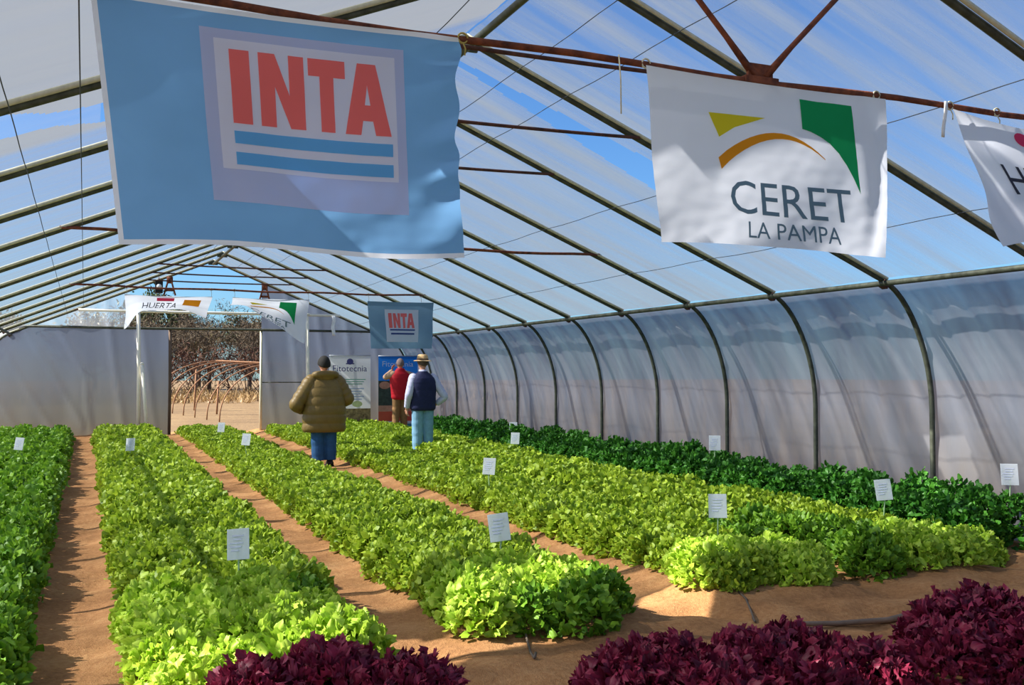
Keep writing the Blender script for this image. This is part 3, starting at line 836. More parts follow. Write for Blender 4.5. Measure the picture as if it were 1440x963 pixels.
for nm, x0, x1, ys, kind, lim in BEDS:
    nacross = 4; sp = (x1-x0)/(nacross-1); y = ys; r = 0
    while y < 24.0:
        for c in range(nacross):
            x = x0+sp*c+rng.normal(0, .025); yy = y+(.13 if c % 2 else 0)+rng.normal(0, .025)
            k = kind; g = nm
            if yy < lim: k = 'lime'; g = nm+'l'
            if nm == 'B' and yy < lim and c == 3 and yy > 6.0: k = 'mid'
            if nm in 'D' and 6.45 < yy < 7.3 and c == 3: k = 'mid'
            if nm == 'E' and yy < 7.5 and (c == 0 or (c == 1 and yy > 6.3)): k = 'mid'; g = 'E'
            if nm == 'C' and yy < 5.58 and c > 0: k = 'mid'; g = 'Cf'  # front row recoloured darker to paint in its shade
            if nm == 'D' and yy < 6.0 and c < 2: k = 'green'; g = 'Df'  # lime swapped for a darker leaf to stand for shade
            if y == ys and nm in 'CDE' and c in (0, 3): yy += .12
            plants.append((dist(x, yy, .2), x, yy, k, g, (.86+.26*rng.random())*(1 if yy < 8 else max(.80, 1-.035*(yy-8)) if nm in 'CD' else 1), rng.random()*6.28))
        y += .27; r += 1
# people stand in the paths: keep their legs free
def seen(x, y):
    px, py, d = px_of(x, y, .2)
    return d > .5 and -60 < px < 1500 and py < 1030
plants.sort(key=lambda p: (not seen(p[1], p[2]), p[0]))
N_IND = 296
near = plants[:N_IND]; rest = plants[N_IND:]
for d, x, y, k, g, s, a in near:
    o = link('lettuce', PROTO[k][int(rng.integers(4))], None, (x, y, groundz(x, y)-.012))
    o.rotation_euler = (rng.normal(0, .06), rng.normal(0, .06), a); o.scale = (s, s, s*(.92+.16*rng.random()))
    tag(o, GLAB[g][0], 'lettuce', GLAB[g][1])
kinds = ['green', 'mid', 'lime']
Vs, Fs, Ms, o_ = [], [], [], 0
for d, x, y, k, g, s, a in rest:
    V, F = LOW[k][int(rng.integers(3))]
    c, sn = math.cos(a), math.sin(a)
    W = np.stack([(V[:, 0]*c-V[:, 1]*sn)*s*1.05+x, (V[:, 0]*sn+V[:, 1]*c)*s*1.05+y, V[:, 2]*s*(.92+.16*rng.random())+groundz(x, y)-.012], -1)
    Vs.append(W); Fs.append(F+o_); o_ += len(V); Ms.append(np.full(len(F), kinds.index(k)))
me = np_mesh('lettuce_mass', np.concatenate(Vs), np.concatenate(Fs), [M[k] for k in kinds], np.concatenate(Ms))
tag(link('lettuce_mass', me), 'mass of curly green lettuces filling the far parts of the beds', 'lettuce', None, 'stuff')

# tall dark leafy row by the right wall
y = 6.35
while y < 21.6:
    for c in range(3):
        x = 6.86+.27*c+rng.normal(0, .03); yy = y+.12*(c % 2)+rng.normal(0, .03)
        if y > 12 and c == 1 and int(y*10) % 2: continue
        o = link('leafy_green', PROTO['dark'][int(rng.integers(4))], None, (x, yy, groundz(x, yy)-.012))
        s = .88+.24*rng.random(); o.scale = (s, s, s*(.9+.15*rng.random())); o.rotation_euler = (rng.normal(0, .06), rng.normal(0, .06), rng.random()*6.28)
        tag(o, 'dark green leafy plant in the tall row against the right film wall', 'leafy vegetable', 'dark green plants along the right wall')
    y += .29 if y < 12 else .34

# dark red lettuces across the front
REDS = [(.70, 4.42, 'dark red lettuce lowest at the left end of the left red patch'), (1.02, 4.50, 'dark red lettuce in the middle of the left red patch'), (1.36, 4.36, 'dark red lettuce at the right end of the left red patch'),
        (2.30, 4.02, 'dark red lettuce at the left end of the middle red patch'), (2.64, 4.22, 'dark red lettuce forming the left crest of the middle red patch'), (2.92, 3.98, 'dark red lettuce in the centre of the middle red patch'),
        (3.20, 4.04, 'dark red lettuce forming the right crest of the middle red patch'), (3.36, 3.70, 'dark red lettuce at the right end of the middle red patch'),
        (2.58, 3.74, 'dark red lettuce on the bottom edge below the left crest of the middle red patch'), (2.96, 3.60, 'dark red lettuce on the bottom edge below the right crest of the middle red patch'),
        (4.06, 3.86, 'dark red lettuce at the left end of the right red patch'), (4.42, 4.20, 'dark red lettuce at the top of the right red patch'), (4.80, 4.32, 'dark red lettuce at the right edge, back of the right red patch'),
        (4.40, 3.72, 'dark red lettuce on the bottom edge of the right red patch'), (4.78, 3.92, 'dark red lettuce at the right edge, front of the right red patch')]
for i, (x, y, lab) in enumerate(REDS):
    o = link('red_lettuce', PROTO['red'][i % 4], None, (x, y, groundz(x, y)-.012))
    s = .98+.14*rng.random(); o.scale = (s, s, s*1.02); o.rotation_euler = (rng.normal(0, .05), rng.normal(0, .05), rng.random()*6.28)
    tag(o, lab, 'red lettuce', 'dark red lettuces across the front')

# ------------------------------------------------------------------ name cards on stakes
M['card'] = cloth('white_card', rgb(240, 244, 248), .6, var=.01); M['ink'] = pmat('grey_ink', rgb(198, 206, 226), .6)
M['stake'] = pmat('pale_green_stake', rgb(168, 196, 150), .6)
SIGNS = [(.87, 6.30, .50, -.10, .05, 'largest and nearest white name card, in the bed beside the first sandy path'),
         (2.58, 6.30, .50, -.16, .06, 'white name card leaning left just behind the lime clump of the middle bed'),
         (4.57, 6.65, .50, -.02, .0, 'white name card behind the front clump of the fourth bed'),
         (6.57, 7.00, .50, -.10, .06, 'white name card between the yellow-green clumps and the dark green row'),
         (7.40, 6.38, .66, .0, .0, 'white name card at the right picture edge against the film wall'),
         (7.18, 10.5, .68, .0, .0, 'white name card standing above the dark green row at mid wall'),
         (4.18, 10.5, .50, .04, -.03, 'white name card halfway down the bed passing right of the olive-coated person'),
         (6.38, 14.9, .50, .02, .0, 'white name card at the foot of the right wall, lower of the close pair'),
         (6.90, 16.2, .60, .0, .0, 'white name card at the foot of the right wall, upper of the close pair'),
         (2.36, 16.3, .50, .03, .0, 'white name card in the bed in front of the doorway, larger of two there'),
         (2.45, 20.2, .50, .0, .0, 'white name card in front of the doorway, smaller of two there'),
         (.63, 15.8, .50, -.05, .0, 'white name card in front of the left back film panel, beside the path'),
         (-.88, 16.6, .50, .06, .02, 'white name card at the far end of the bed on the left edge')]
sg = None
for x, y, z, tilt, yawr, lab in SIGNS:
    g = groundz(x, y)
    r = empty('name_card', (x, y, g-.01)); tag(r, lab, 'sign', 'name cards marking the lettuce beds')
    zc = z-g
    Rm = Matrix.Rotation(tilt, 3, 'Y') @ Matrix.Rotation(-.2, 3, 'X')
    b = MB(); b.box((0, 0, zc), (.140, .004, .185), Rm)
    fr = Rm @ Vector((0, -1, 0))
    o = b.build('card', [M['card'], M['ink']], r, False)
    b2 = MB()
    for i in range(5):
        w = (.075, .06, .085, .07, .05)[i]; p = Rm @ Vector((-.005*i, -.0035, .05-.022*i))
        b2.box((p.x, p.y, p.z+zc), (w, .0015, .009), Rm)
    b2.build('printed_lines', M['ink'], r, False)
    q = Rm @ Vector((0, .006, .05)); q2 = Rm @ Vector((0, .006, -.09))
    b = MB(); b.tube([(0, .0, -.04), (q2.x*.3, .006, zc*.5), (q2.x, q2.y, zc+q2.z), (q.x, q.y, zc+q.z)], .006, 6); b.build('stake', M['stake'], r)
    r.rotation_euler[2] = -.58+yawr

# ------------------------------------------------------------------ stick and drip hoses on the soil
b = MB(); pts = [(3.72, 4.83), (3.98, 4.90), (4.25, 4.93), (4.61, 4.89), (4.86, 4.90), (5.10, 4.86)]
b.tube([(x, y, groundz(x, y)+.022+.008*math.sin(i*2)) for i, (x, y) in enumerate(pts)], [.010, .014, .016, .019, .022, .02], 8)
tag(b.build('stick', pmat('pale_stick', rgb(160, 138, 116), .85, var=.2)), 'long bent brown stick lying on the soil behind the right red lettuces', 'stick')
M['hose'] = pmat('drip_hose', rgb(104, 92, 80), .7)
for pts, lab in (([(2.42, 5.55), (2.30, 5.2), (2.24, 5.02), (2.19, 4.86)], 'dark drip hose end coming out of the middle bed clump onto the soil'),
                 ([(4.16, 5.95), (4.03, 5.55), (3.92, 5.35), (3.80, 5.14)], 'dark drip hose end coming out of the fourth bed clump onto the soil'),
                 ):
    b = MB(); b.tube([(x, y, groundz(x, y)+.012) for x, y in pts], .007, 8)
    b.tube([(pts[-1][0]+.05, pts[-1][1]+.09, groundz(*pts[-1])+.01), (pts[-1][0]+.0, pts[-1][1], groundz(*pts[-1])+.012)], .008, 6)
    tag(b.build('drip_hose', M['hose']), lab, 'hose')

# ------------------------------------------------------------------ people
def solid(name, mb, mat, parent, voxel=.012, smooth=4):
    me = mb.mesh(name, mat); t = bpy.data.objects.new('t', me); COL.objects.link(t)
    rm = t.modifiers.new('r', 'REMESH'); rm.mode = 'VOXEL'; rm.voxel_size = voxel; rm.use_smooth_shade = True
    sm = t.modifiers.new('s', 'SMOOTH'); sm.iterations = smooth; sm.factor = .5
    dg = bpy.context.evaluated_depsgraph_get()
    m2 = bpy.data.meshes.new_from_object(t.evaluated_get(dg)); bpy.data.objects.remove(t); bpy.data.meshes.remove(me)
    m2.name = name; m2.materials.clear(); m2.materials.append(mat)
    m2.polygons.foreach_set('use_smooth', [True]*len(m2.polygons))
    return link(name, m2, parent)
M['skin'] = pmat('skin', rgb(206, 150, 122), .55, var=.06); 
M['eye'] = pmat('eye', rgb(40, 32, 28), .3); M['lip'] = pmat('lip', rgb(168, 96, 88), .5)
def hand(mb, w, d, n, side):
    """palm, five curled fingers and a thumb; w wrist, d finger direction, n palm normal, side +1/-1 thumb side along t"""
    w, d, n = Vector(w), Vector(d).normalized(), Vector(n); n = (n-d*n.dot(d)).normalized(); t = d.cross(n)*side
    for k in (-1, 0, 1): mb.capsule([w+d*.01+t*.012*k, w+d*.085+t*.022*k], [.015, .014], 8)
    for k, (off, L) in enumerate(((.033, .066), (.011, .075), (-.011, .070), (-.033, .056))):
        p = w+d*.088+t*off; pts = [p]; dd = d.copy()
        for j, fr in enumerate((.45, .32, .25)):
            dd = (dd*math.cos(.45)+n*math.sin(.45)).normalized(); n2 = (n-dd*n.dot(dd)).normalized()
            pts.append(pts[-1]+dd*L*fr)
        mb.capsule(pts, [.0095, .009, .0085, .0075], 8)
    p = w+d*.03+t*.026
    mb.capsule([p, p+(d*.6+t*.8).normalized()*.034, p+(d*.6+t*.8).normalized()*.034+(d*.9+t*.25+n*.4).normalized()*.030], [.012, .0105, .009], 8)
def figure(lab, loc, rz, J, sc=1.):
    r = empty('person', loc, rz); tag(r, lab, 'person'); r.scale = (sc, sc, sc)
    b = MB()
    b.ell((0, 0, .96), (.165, .115, .12)); b.ell((0, 0, 1.12), (.148, .108, .16)); b.ell((0, 0, 1.30), (.175, .115, .17))
    b.capsule([(-.15, 0, 1.40), (.15, 0, 1.40)], [.055, .055]); b.capsule([(0, 0, 1.42), (0, .02, 1.56)], [.062, .054])
    hy = J.get('head_tilt', 0)
    b.ell((0, .02+hy, 1.650), (.076, .097, .115)); b.ell((0, .055+hy, 1.592), (.055, .058, .058))
    b.capsule([(0, .112+hy, 1.652), (0, .130+hy, 1.622)], [.009, .014], 8)
    for s in (-1, 1): b.ell((s*.079, .012+hy, 1.640), (.012, .022, .033), 10, 8)
    for s, key in ((-1, 'l'), (1, 'r')):
        hp, kn, an = J[key+'leg']; b.capsule([hp, kn, an], [.088, .058, .042])
        b.capsule([(an[0], an[1]-.04, .048), (an[0]+s*.015, an[1]+.15, .034)], [.040, .030])
        sh, el, wr, fd, pn = J[key+'arm']
        b.capsule([sh, el, wr], [.052, .042, .028])
        hand(b, wr, fd, pn, J.get(key+'thumb', s))
    solid('body', b, M['skin'], r, .0065, 3)
    for s in (-1, 1):
        e = MB(); e.ell((s*.031, .108+hy, 1.660), (.012, .008, .008), 10, 6); e.build('eye', M['eye'], r)
        e = MB(); e.capsule([(s*.018, .113+hy, 1.682), (s*.045, .104+hy, 1.683)], [.005, .004], 6); e.build('eyebrow', M['eye'], r)
    e = MB(); e.capsule([(-.022, .106+hy, 1.592), (0, .112+hy, 1.590), (.022, .106+hy, 1.592)], [.005, .007, .005], 8); e.build('mouth', M['lip'], r)
    return r, hy
def hair(r, mat, hy, top=.012, low=1.56):
    b = MB(); P = []
    for i in range(13):
        th = PI*.5*i/12*1.28
        row = []
        for k in range(28):
            a = 2*PI*k/28; f = .62+.38*(-math.sin(a)*.5+.5)   # shorter in front
            t = th*f
            row.append(((.076+top)*math.sin(t)*math.cos(a), .02+hy+(.097+top)*math.sin(t)*math.sin(a), 1.650+(.115+top)*math.cos(t)))
        P.append(row)
    b.grid(P, close=True); o = b.build('hair', mat, r)
    s = o.modifiers.new('thick', 'SOLIDIFY'); s.thickness = .012
    return o
def trousers(r, J, mat, rad=(.118, .100, .092), z=.09):
    b = MB(); b.ell((0, 0, .95), (.190, .135, .13))
    for key in 'lr':
        hp, kn, an = J[key+'leg']; n = 14; pts, rs = [], []
        for i in range(n+1):
            t = i/n
            p = Vector(hp).lerp(Vector(kn), t*2) if t < .5 else Vector(kn).lerp(Vector(an), t*2-1)
            pts.append(p+Vector((0, 0, .012))); rs.append((rad[0]+(rad[1]-rad[0])*t*2 if t < .5 else rad[1]+(rad[2]-rad[1])*(t*2-1))+.004*math.sin(i*2.3)*(t > .3))
        b.tube(pts, rs, 14); b.ell(pts[0], (rs[0],)*3, 14, 8)
    return solid('trousers', b, mat, r, .011, 2)
def shoes(r, J, mat):
    for s, key in ((-1, 'l'), (1, 'r')):
        an = J[key+'leg'][2]; b = MB()
        b.capsule([(an[0], an[1]-.05, .052), (an[0]+s*.01, an[1]+.05, .056), (an[0]+s*.018, an[1]+.165, .042)], [.050, .052, .042])
        b.capsule([(an[0], an[1], .06), (an[0], an[1], .12)], [.05, .052])
        b.box((an[0]+s*.008, an[1]+.055, .012), (.088, .27, .022))
        solid('shoe', b, mat, r, .009, 2)

def sleeve(b, pts, rs, n=26, puff=0, cyc=6):
    P, R = [], []; V_ = [Vector(p) for p in pts]
    for i in range(n+1):
        t = i/n*(len(pts)-1); k = min(int(t), len(pts)-2); f = t-k
        P.append(V_[k].lerp(V_[k+1], f)); rr = rs[k]+(rs[k+1]-rs[k])*f
        R.append(rr*(1+puff*(abs(math.sin(PI*cyc*i/n))-.6)))
    # round the elbow
    Q = [P[0]]+[(P[i-1]+P[i]*2+P[i+1])/4 for i in range(1, n)]+[P[-1]]
    Q = [Q[0]]+[(Q[i-1]+Q[i]*2+Q[i+1])/4 for i in range(1, n)]+[Q[-1]]
    b.tube(Q, R, 16); b.ell(Q[0], (R[0],)*3, 16, 10)

# person in the olive quilted coat
def p_olive():
    J = dict(lleg=((-.10, 0, .92), (-.105, .01, .50), (-.10, -.01, .09)), rleg=((.10, 0, .92), (.108, .02, .50), (.105, .02, .09)),
             larm=((-.19, 0, 1.41), (-.44, -.04, 1.02), (-.27, .20, .93), (.8, .5, .05), (.3, -.2, -.9)), rarm=((.19, 0, 1.41), (.36, -.05, 1.09), (.20, .22, 1.0), (-.8, .5, .0), (-.3, -.2, -.9)))
    x, y = 3.52, 15.95
    r, hy = figure('person in an olive quilted coat and blue jeans, seen from behind, standing in the path', (x, y, groundz(x, y)-.004), math.radians(4), J, .985)
    jeans = pmat('blue_jeans', rgb(48, 92, 138), .85, var=.12, vscale=12, bump=.15, bscale=80)
    trousers(r, J, jeans, (.122, .108, .100)); shoes(r, J, pmat('dark_shoe', rgb(46, 40, 38), .6))
    hair(r, pmat('dark_hair', rgb(44, 42, 38), .8, bump=.4, bscale=90), hy, .016)
    olive = pmat('olive_nylon', rgb(128, 104, 54), .5, var=.09, vscale=9, bump=.25, bscale=22, spec=.35)
    c = MB()
    prof = [(.56, .335, .215), (.60, .352, .235), (.80, .352, .245), (1.0, .345, .24), (1.15, .330, .228), (1.28, .310, .205), (1.38, .262, .168), (1.44, .195, .135), (1.50, .12, .11)]
    zs = np.linspace(.56, 1.49, 74); rings = []
    for z in zs:
        rx = np.interp(z, [p[0] for p in prof], [p[1] for p in prof]); ry = np.interp(z, [p[0] for p in prof], [p[2] for p in prof])
        q = 1+.05*(abs(math.sin(PI*(z-.56)/.142))**.55-.75)
        rings.append((0, .012*math.sin(z*5), z, rx*q, ry*q))
    c.loft(rings, 40, 0, 2.25); c.build('coat', olive, r)
    for s, pts in ((-1, [(-.215, 0, 1.375), (-.475, -.045, 1.0), (-.31, .17, .92)]), (1, [(.215, 0, 1.375), (.375, -.055, 1.09), (.235, .19, .99)])):
        c = MB(); sleeve(c, pts, [.125, .112, .086], 40, .12, 7); c.build('sleeve', olive, r)
    c = MB()
    for k in range(15):
        a = PI*(.0+1.0*k/14); c.ell((.165*math.cos(a), -.055-.085*math.sin(a), 1.475+.02*math.sin(a)), (.065, .06, .058), 12, 8)
    c.ell((0, -.10, 1.455), (.15, .075, .085)); c.capsule([(-.12, .07, 1.45), (.12, .07, 1.45)], [.05, .05])
    solid('hood', c, olive, r, .012, 5)
p_olive()
def p_hat():
    J = dict(lleg=((-.09, 0, .92), (-.10, .01, .50), (-.105, -.01, .09)), rleg=((.09, 0, .92), (.10, .01, .50), (.11, .01, .09)),
             larm=((-.18, 0, 1.41), (-.285, -.05, 1.08), (-.275, .08, .83), (.1, .25, -1), (1, .3, 0)), rarm=((.18, 0, 1.41), (.385, -.10, 1.04), (.245, .02, .90), (-.75, .5, -.35), (-.4, -.3, -.8)))
    x, y = 5.44, 16.8
    r, hy = figure('person in a straw hat, navy vest, pale shirt and light jeans, hand on hip', (x, y, groundz(x, y)-.004), math.radians(3), J, .975)
    trousers(r, J, pmat('light_jeans', rgb(132, 178, 206), .85, var=.12, vscale=10, bump=.15, bscale=80), (.118, .100, .090)); shoes(r, J, pmat('brown_shoe', rgb(84, 60, 44), .6))
    hair(r, pmat('grey_brown_hair', rgb(104, 88, 76), .8, bump=.4, bscale=90), hy, .006)
    navy = pmat('navy_vest', rgb(34, 40, 78), .7, var=.12, vscale=9, bump=.25, bscale=22)
    shirt = pmat('pale_lilac_shirt', rgb(206, 208, 234), .8, var=.05, bump=.2, bscale=20)
    prof = [(.80, .205, .165), (.84, .232, .178), (1.0, .236, .175), (1.15, .242, .172), (1.30, .246, .165), (1.38, .220, .145), (1.44, .155, .11), (1.49, .085, .085)]
    rings = []
    for z in np.linspace(.80, 1.50, 50):
        rx = np.interp(z, [p[0] for p in prof], [p[1] for p in prof]); ry = np.interp(z, [p[0] for p in prof], [p[2] for p in prof])
        q = 1+.02*(abs(math.sin(PI*(z-.8)/.12))**.6-.7); rings.append((0, 0, z, rx*q, ry*q))
    c = MB(); c.loft(rings, 36, 0, 2.3); c.build('vest', navy, r)
    for s, pts in ((-1, [(-.185, 0, 1.385), (-.285, -.05, 1.08), (-.276, .065, .86)]), (1, [(.185, 0, 1.385), (.385, -.10, 1.04), (.27, .0, .92)])):
        c = MB(); sleeve(c, pts, [.082, .068, .052], 30, .05, 9); c.build('sleeve', shirt, r)
    c = MB(); c.loft([(0, .005, 1.47, .075, .075), (0, .01, 1.50, .071, .073), (0, .012, 1.53, .068, .07)], 20, 0, 2); c.build('collar', shirt, r)
    hat = empty('hat', (0, 0, 0)); hat.parent = r
    straw = pmat('tan_straw', rgb(222, 184, 132), .8, var=.08, vscale=30, bump=.4, bscale=120)
    P = []
    for rad, z in ((.0, 1.808), (.05, 1.806), (.085, 1.797), (.100, 1.772), (.106, 1.735), (.110, 1.705), (.118, 1.694), (.150, 1.690), (.172, 1.682), (.176, 1.676), (.150, 1.680), (.112, 1.686)):
        P.append([(rad*.92*math.cos(a), .015+hy+rad*1.08*math.sin(a), z+.010*abs(math.cos(a))*(rad > .13)) for a in np.linspace(0, 2*PI, 36, endpoint=False)])
    c = MB(); c.grid(P, close=True); c.build('straw_crown_and_brim', straw, hat)
    c = MB(); c.loft([(0, .015+hy, 1.702, .104, .121), (0, .015+hy, 1.728, .101, .118)], 30, 0, 2, False); o = c.build('hat_band', pmat('dark_band', rgb(96, 74, 56), .7), hat)
    so = o.modifiers.new('t', 'SOLIDIFY'); so.thickness = .004
p_hat()
def p_red():
    J = dict(lleg=((-.085, 0, .92), (-.10, .01, .50), (-.125, -.02, .09)), rleg=((.085, 0, .92), (.09, .02, .50), (.10, .03, .09)),
             larm=((-.18, 0, 1.41), (-.345, .06, 1.33), (-.11, .30, 1.49), (.25, .25, .9), (.6, -.5, 0)), rarm=((.18, 0, 1.41), (.345, .06, 1.36), (.10, .30, 1.50), (-.25, .25, .9), (-.6, -.5, 0)))
    x, y = 6.80, 22.7
    r, hy = figure('person in a red vest with both elbows raised, facing the blue poster', (x, y, groundz(x, y)-.004), math.radians(2), J, .985)
    trousers(r, J, pmat('khaki_trousers', rgb(150, 112, 72), .85, var=.1, vscale=10), (.112, .092, .082)); shoes(r, J, pmat('dark_brown_shoe', rgb(60, 46, 38), .6))
    hair(r, pmat('thin_grey_hair', rgb(150, 128, 122), .8, bump=.4, bscale=90), hy, .005)
    red = pmat('red_vest', rgb(198, 22, 40), .65, var=.08, vscale=8, bump=.25, bscale=20)
    prof = [(.80, .185, .15), (.85, .215, .165), (1.0, .225, .17), (1.15, .245, .17), (1.30, .262, .165), (1.40, .235, .145), (1.46, .15, .11), (1.54, .082, .085)]
    rings = []
    for z in np.linspace(.80, 1.545, 50):
        rx = np.interp(z, [p[0] for p in prof], [p[1] for p in prof]); ry = np.interp(z, [p[0] for p in prof], [p[2] for p in prof])
        q = 1+.02*(abs(math.sin(PI*(z-.8)/.12))**.6-.7); rings.append((0, 0, z, rx*q, ry*q))
    c = MB(); c.loft(rings, 36, 0, 2.3); c.build('vest', red, r)
    shirt = pmat('beige_shirt', rgb(206, 168, 134), .8, var=.05, bump=.2, bscale=20)
    for pts in ([(-.185, 0, 1.40), (-.35, .06, 1.33), (-.13, .28, 1.47)], [(.185, 0, 1.40), (.35, .06, 1.36), (.12, .28, 1.48)]):
        c = MB(); sleeve(c, pts, [.080, .068, .050], 30, .05, 9); c.build('sleeve', shirt, r)
p_red()

# ------------------------------------------------------------------ outside, beyond the doorway
M['bark'] = pmat('bare_bark', rgb(96, 82, 68), .9, var=.2); M['bark2'] = pmat('grey_bark', rgb(116, 104, 88), .9, var=.2)
M['twig'] = pmat('brown_twigs', rgb(102, 88, 70), .95, var=.25, vscale=2); M['redtwig'] = pmat('reddish_twigs', rgb(98, 68, 54), .95, var=.25, vscale=2)
M['pine'] = leafmat('evergreen_foliage', rgb(44, 60, 36), rgb(88, 100, 58), .15)
M['olivetree'] = leafmat('olive_foliage', rgb(86, 84, 48), rgb(138, 128, 76), .2)
M['straw'] = leafmat('dry_straw', rgb(140, 108, 66), rgb(186, 156, 108), .3)
def branches(mb, p, d, L, r, depth, rnd, twigs):
    n = 3; pts = [p]; dd = d.copy()
    for i in range(n):
        dd = (dd+Vector((rnd.uniform(-.25, .25), rnd.uniform(-.25, .25), rnd.uniform(-.05, .18)))).normalized()
        pts.append(pts[-1]+dd*L/n)
    mb.tube(pts, [r*(1-.5*i/n) for i in range(n+1)], 5 if depth > 2 else 3, cap=False)
    if depth == 0: twigs.append(pts[-1]); return
    for k in range(rnd.choice((3, 4)) if depth > 1 else 4):
        q = pts[rnd.choice((1, 2, 3, 3))]
        nd = (dd+Vector((rnd.uniform(-1, 1), rnd.uniform(-1, 1), rnd.uniform(-.3, .7)))*.85).normalized()
        branches(mb, q, nd, L*rnd.uniform(.55, .75), r*.5, depth-1, rnd, twigs)
def tuft(n, spread, size, rnd, thin=.3):
    V, F = [], []
    for i in range(n):
        c = Vector((rnd.gauss(0, spread), rnd.gauss(0, spread), rnd.gauss(0, spread*.8)))
        a = Vector((rnd.gauss(0, 1), rnd.gauss(0, 1), rnd.gauss(.3, 1))).normalized()*size*rnd.uniform(.6, 1.3)
        b_ = a.cross(Vector((rnd.gauss(0, 1), rnd.gauss(0, 1), rnd.gauss(0, 1)))).normalized()*size*thin
        o = len(V); V += [c-a, c+b_, c+a, c-b_]; F.append((o, o+1, o+2, o+3))
    return V, F
def tree(x, y, h, seed, lab, kind):
    rnd = random.Random(seed); z = outz(y)
    r = empty('bare_tree' if kind == 'bare' else 'evergreen_tree', (x, y, z)); tag(r, lab, 'tree', 'trees beyond the field')
    b = MB(); tw = []
    b.tube([(0, 0, -.2), (.05, 0, h*.12), (.02, .05, h*.28)], [h*.03, h*.024, h*.02], 8); b.build('trunk', M['bark'], r)
    b = MB()
    for k in range(6): branches(b, Vector((.02, .05, h*(.10+.035*k))), Vector((rnd.uniform(-1, 1), rnd.uniform(-1, 1), rnd.uniform(.5, 1.4))).normalized(), h*.34, h*.013, 3, rnd, tw)
    b.build('branches', M['bark2'] if seed % 2 else M['bark'], r)
    V, F = [], []
    for p in tw[::1]:
        v, f = tuft(7 if kind == 'bare' else 12, h*.045, h*(.034 if kind == 'bare' else .026), rnd, .11 if kind == 'bare' else .45)
        o = len(V); V += [q+p for q in v]; F += [tuple(i+o for i in g) for g in f]
    if V:
        b = MB(); b.add(V, F); b.build('twigs' if kind == 'bare' else 'foliage', M['twig'] if kind == 'bare' else (M['pine'] if kind == 'pine' else M['olivetree']), r)
tree(2.9, 47, 3.7, 3, 'bare brown tree at the left side of the doorway', 'bare'); tree(4.9, 51, 4.0, 4, 'bare grey-brown tree in the middle of the doorway', 'bare')
tree(6.9, 47, 3.7, 5, 'bare grey tree at the right side of the doorway', 'bare')
tree(3.6, 60, 5.4, 8, 'dark round-topped evergreen rising over the left banner', 'pine'); tree(8.2, 56, 4.2, 9, 'dark evergreen behind the twisted banner right of the doorway top', 'pine')
tree(.4, 50, 3.9, 12, 'olive-green tree blurred through the film left of the doorway', 'olive'); tree(-4.0, 53, 4.0, 13, 'dull green tree blurred through the film at the far left', 'olive')
tree(6.6, 66, 4.6, 14, 'hazy olive-green tree farthest back in the doorway', 'olive'); tree(11.5, 52, 3.8, 15, 'dull green tree blurred through the film behind the posters', 'olive')
tree(1.4, 56, 4.3, 21, 'bare brown tree far back behind the left door post', 'bare'); tree(3.9, 54, 4.2, 22, 'bare brown tree far back left of the doorway middle', 'bare')
tree(6.0, 55, 4.4, 23, 'bare grey tree far back right of the doorway middle', 'bare'); tree(8.0, 50, 4.0, 24, 'bare brown tree hidden partly by the right door post', 'bare')
for i, (x, y, h, lab) in enumerate(((3.2, 43.5, 1.9, 'reddish brown bush at the left of the doorway behind the arched frame'), (4.6, 44.5, 1.8, 'reddish brown bush in the middle of the doorway behind the arched frame'),
                                    (6.0, 44, 2.0, 'reddish brown bush at the right of the doorway behind the arched frame'), (7.3, 43, 1.9, 'reddish brown bush at the right doorway edge behind the arched frame'), (1.9, 44, 1.8, 'reddish brown bush behind the film left of the doorway'))):
    rnd = random.Random(40+i); b = MB(); tw = []
    for k in range(9): branches(b, Vector((rnd.uniform(-.5, .5), rnd.uniform(-.3, .3), 0)), Vector((rnd.uniform(-1, 1), rnd.uniform(-1, 1), rnd.uniform(.4, 1.2))).normalized(), h*.55, .025, 2, rnd, tw)
    V, F = [], []
    for p in tw:
        v, f = tuft(5, .16, .13, rnd, .15); o = len(V); V += [q+p for q in v]; F += [tuple(j+o for j in g) for g in f]
    r = empty('dry_bush', (x, y, outz(y)-.05)); tag(r, lab, 'bush', 'dry bushes beyond the doorway')
    b.build('stems', M['redtwig'], r); b2 = MB(); b2.add(V, F); b2.build('tufts', M['redtwig'], r)  # thin twig tufts only, the bush carries no foliage
# skeleton of an arched tunnel
def tunnel():
    r = empty('tunnel_frame', (5.9, 31.5, outz(31.5)-.02)); tag(r, 'bare brown arched tunnel frame standing in the dry field beyond the doorway', 'frame')
    m = pmat('brown_hoop', rgb(156, 114, 82), .8, var=.15)
    ax = Vector((-math.cos(math.radians(74)), math.sin(math.radians(74)), 0)); sd = Vector((-ax.y, ax.x, 0))
    for k in range(7):
        b = MB(); c = ax*(k*.95)+Vector((0, 0, .034*k*.8))
        b.tube([c+sd*(2.3*math.cos(a))+Vector((0, 0, 1.72*math.sin(a)**.85)) for a in np.linspace(0.001, PI-.001, 26)], .019, 6); b.build('hoop', m, r)
    for a in (PI/2, PI-.5):
        b = MB(); q = sd*(2.3*math.cos(a))+Vector((0, 0, 1.72*math.sin(a)**.85+.02)); b.tube([ax*-.1+q, ax*5.8+q+Vector((0, 0, .17))], .015, 6); b.build('rail', m, r)
    for k, hgt in ((0, 1.5), (3, 1.2), (5, 1.6)):
        b = MB(); q = ax*(k*.95)+sd*(1.2 if k else -.4); b.tube([q, q+Vector((.06, 0, hgt))], .03, 6); b.build('post', m, r)
tunnel()
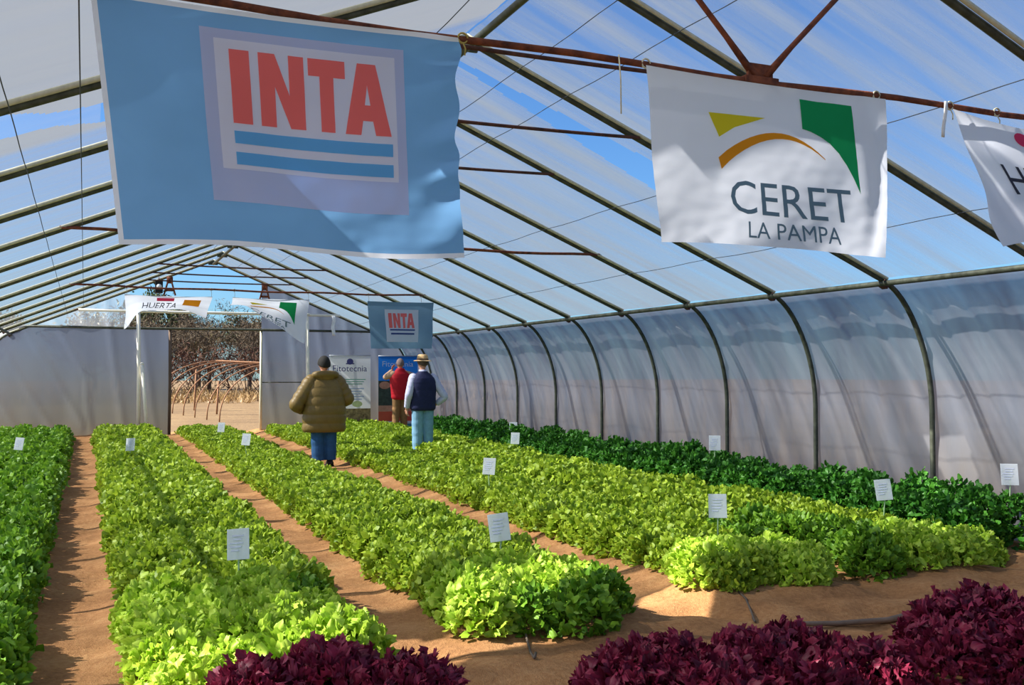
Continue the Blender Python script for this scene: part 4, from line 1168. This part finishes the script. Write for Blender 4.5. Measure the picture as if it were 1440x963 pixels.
# tall dry grass band
rnd = random.Random(5); V, F = [], []
for i in range(5200):
    x = rnd.uniform(-9, 17); y = rnd.uniform(39, 45); h = rnd.uniform(.25, .62)*(1.25 if rnd.random() < .15 else 1)*(.7+.5*noise.noise(Vector((x*.8, y*.8, 0))))
    a = rnd.uniform(0, PI); w = .03; lx, ly = rnd.gauss(0, .18), rnd.gauss(0, .18); z = outz(y)-.05
    dx, dy = w*math.cos(a), w*math.sin(a); o = len(V)
    V += [(x-dx, y-dy, z), (x+dx, y+dy, z), (x+dx*.8+lx*.5, y+dy*.8+ly*.5, z+h*.6), (x-dx*.8+lx*.5, y-dy*.8+ly*.5, z+h*.6), (x+lx*1.3, y+ly*1.3, z+h)]
    F += [(o, o+1, o+2, o+3), (o+3, o+2, o+4)]
b = MB(); b.add(V, F); tag(b.build('dry_grass', M['straw']), 'band of tall dry straw-coloured grass beyond the doorway', 'grass', None, 'stuff')
M['stone'] = pmat('whitish_stone', rgb(226, 214, 190), .9, var=.1)
for i, (x, lab) in enumerate(((2.75, 'first'), (2.98, 'second'), (3.2, 'third'), (3.42, 'fourth'), (3.7, 'fifth'))):
    b = MB(); P = []
    b.ell((0, 0, .05), (.075, .05, .07), 10, 7)
    b.v = [(p[0]*(1+.25*noise.noise(Vector(p)*9+Vector((i, 0, 0)))), p[1]*(1+.2*noise.noise(Vector(p)*8)), p[2]*(1+.25*noise.noise(Vector(p)*7+Vector((0, i, 0))))) for p in b.v]
    tag(b.build('white_stone', M['stone'], None, True, (x, 28.6-.12*i, outz(28.6-.12*i)-.01)), 'whitish stone outside the doorway, %s from the left in its row' % lab, 'stone', 'white stones in the field')

# ------------------------------------------------------------------ light
EL, AZ = math.radians(42), math.radians(-15)
L = Vector((math.cos(EL)*math.cos(AZ), math.cos(EL)*math.sin(AZ), -math.sin(EL)))
sl = bpy.data.lights.new('sun', 'SUN'); sl.energy = 9.2; sl.angle = math.radians(.55); sl.color = (1, .95, .86)
so = bpy.data.objects.new('sun', sl); COL.objects.link(so); so.rotation_euler = L.to_track_quat('-Z', 'Y').to_euler(); so.location = (-20, -5, 20)
w = bpy.data.worlds.new('sky'); S.world = w; w.use_nodes = True
nt = w.node_tree; nt.nodes.clear()
sk = nt.nodes.new('ShaderNodeTexSky'); sk.sky_type = 'NISHITA'; sk.sun_disc = False
sk.sun_elevation = EL; sk.sun_rotation = math.radians(-75); sk.air_density = 1.1; sk.dust_density = .3; sk.ozone_density = 2.0
bg = nt.nodes.new('ShaderNodeBackground'); bg.inputs['Strength'].default_value = .075
ow = nt.nodes.new('ShaderNodeOutputWorld'); mu = nt.nodes.new('ShaderNodeMix'); mu.data_type = 'RGBA'; mu.blend_type = 'MULTIPLY'; mu.inputs['Factor'].default_value = 1; mu.inputs[7].default_value = (.55, .92, 1.38, 1)
nt.links.new(sk.outputs[0], mu.inputs[6]); nt.links.new(mu.outputs[2], bg.inputs[0]); nt.links.new(bg.outputs[0], ow.inputs[0])
S.view_settings.view_transform = 'Standard'; S.view_settings.look = 'None'; S.view_settings.gamma = 1; S.view_settings.use_curve_mapping = False
S.view_settings.exposure = .70
S.cycles.use_denoising = True
S.cycles.max_bounces = 10; S.cycles.diffuse_bounces = 5; S.cycles.transmission_bounces = 6; S.cycles.transparent_max_bounces = 14
S.cycles.sample_clamp_indirect = 6; S.cycles.caustics_reflective = False; S.cycles.caustics_refractive = False
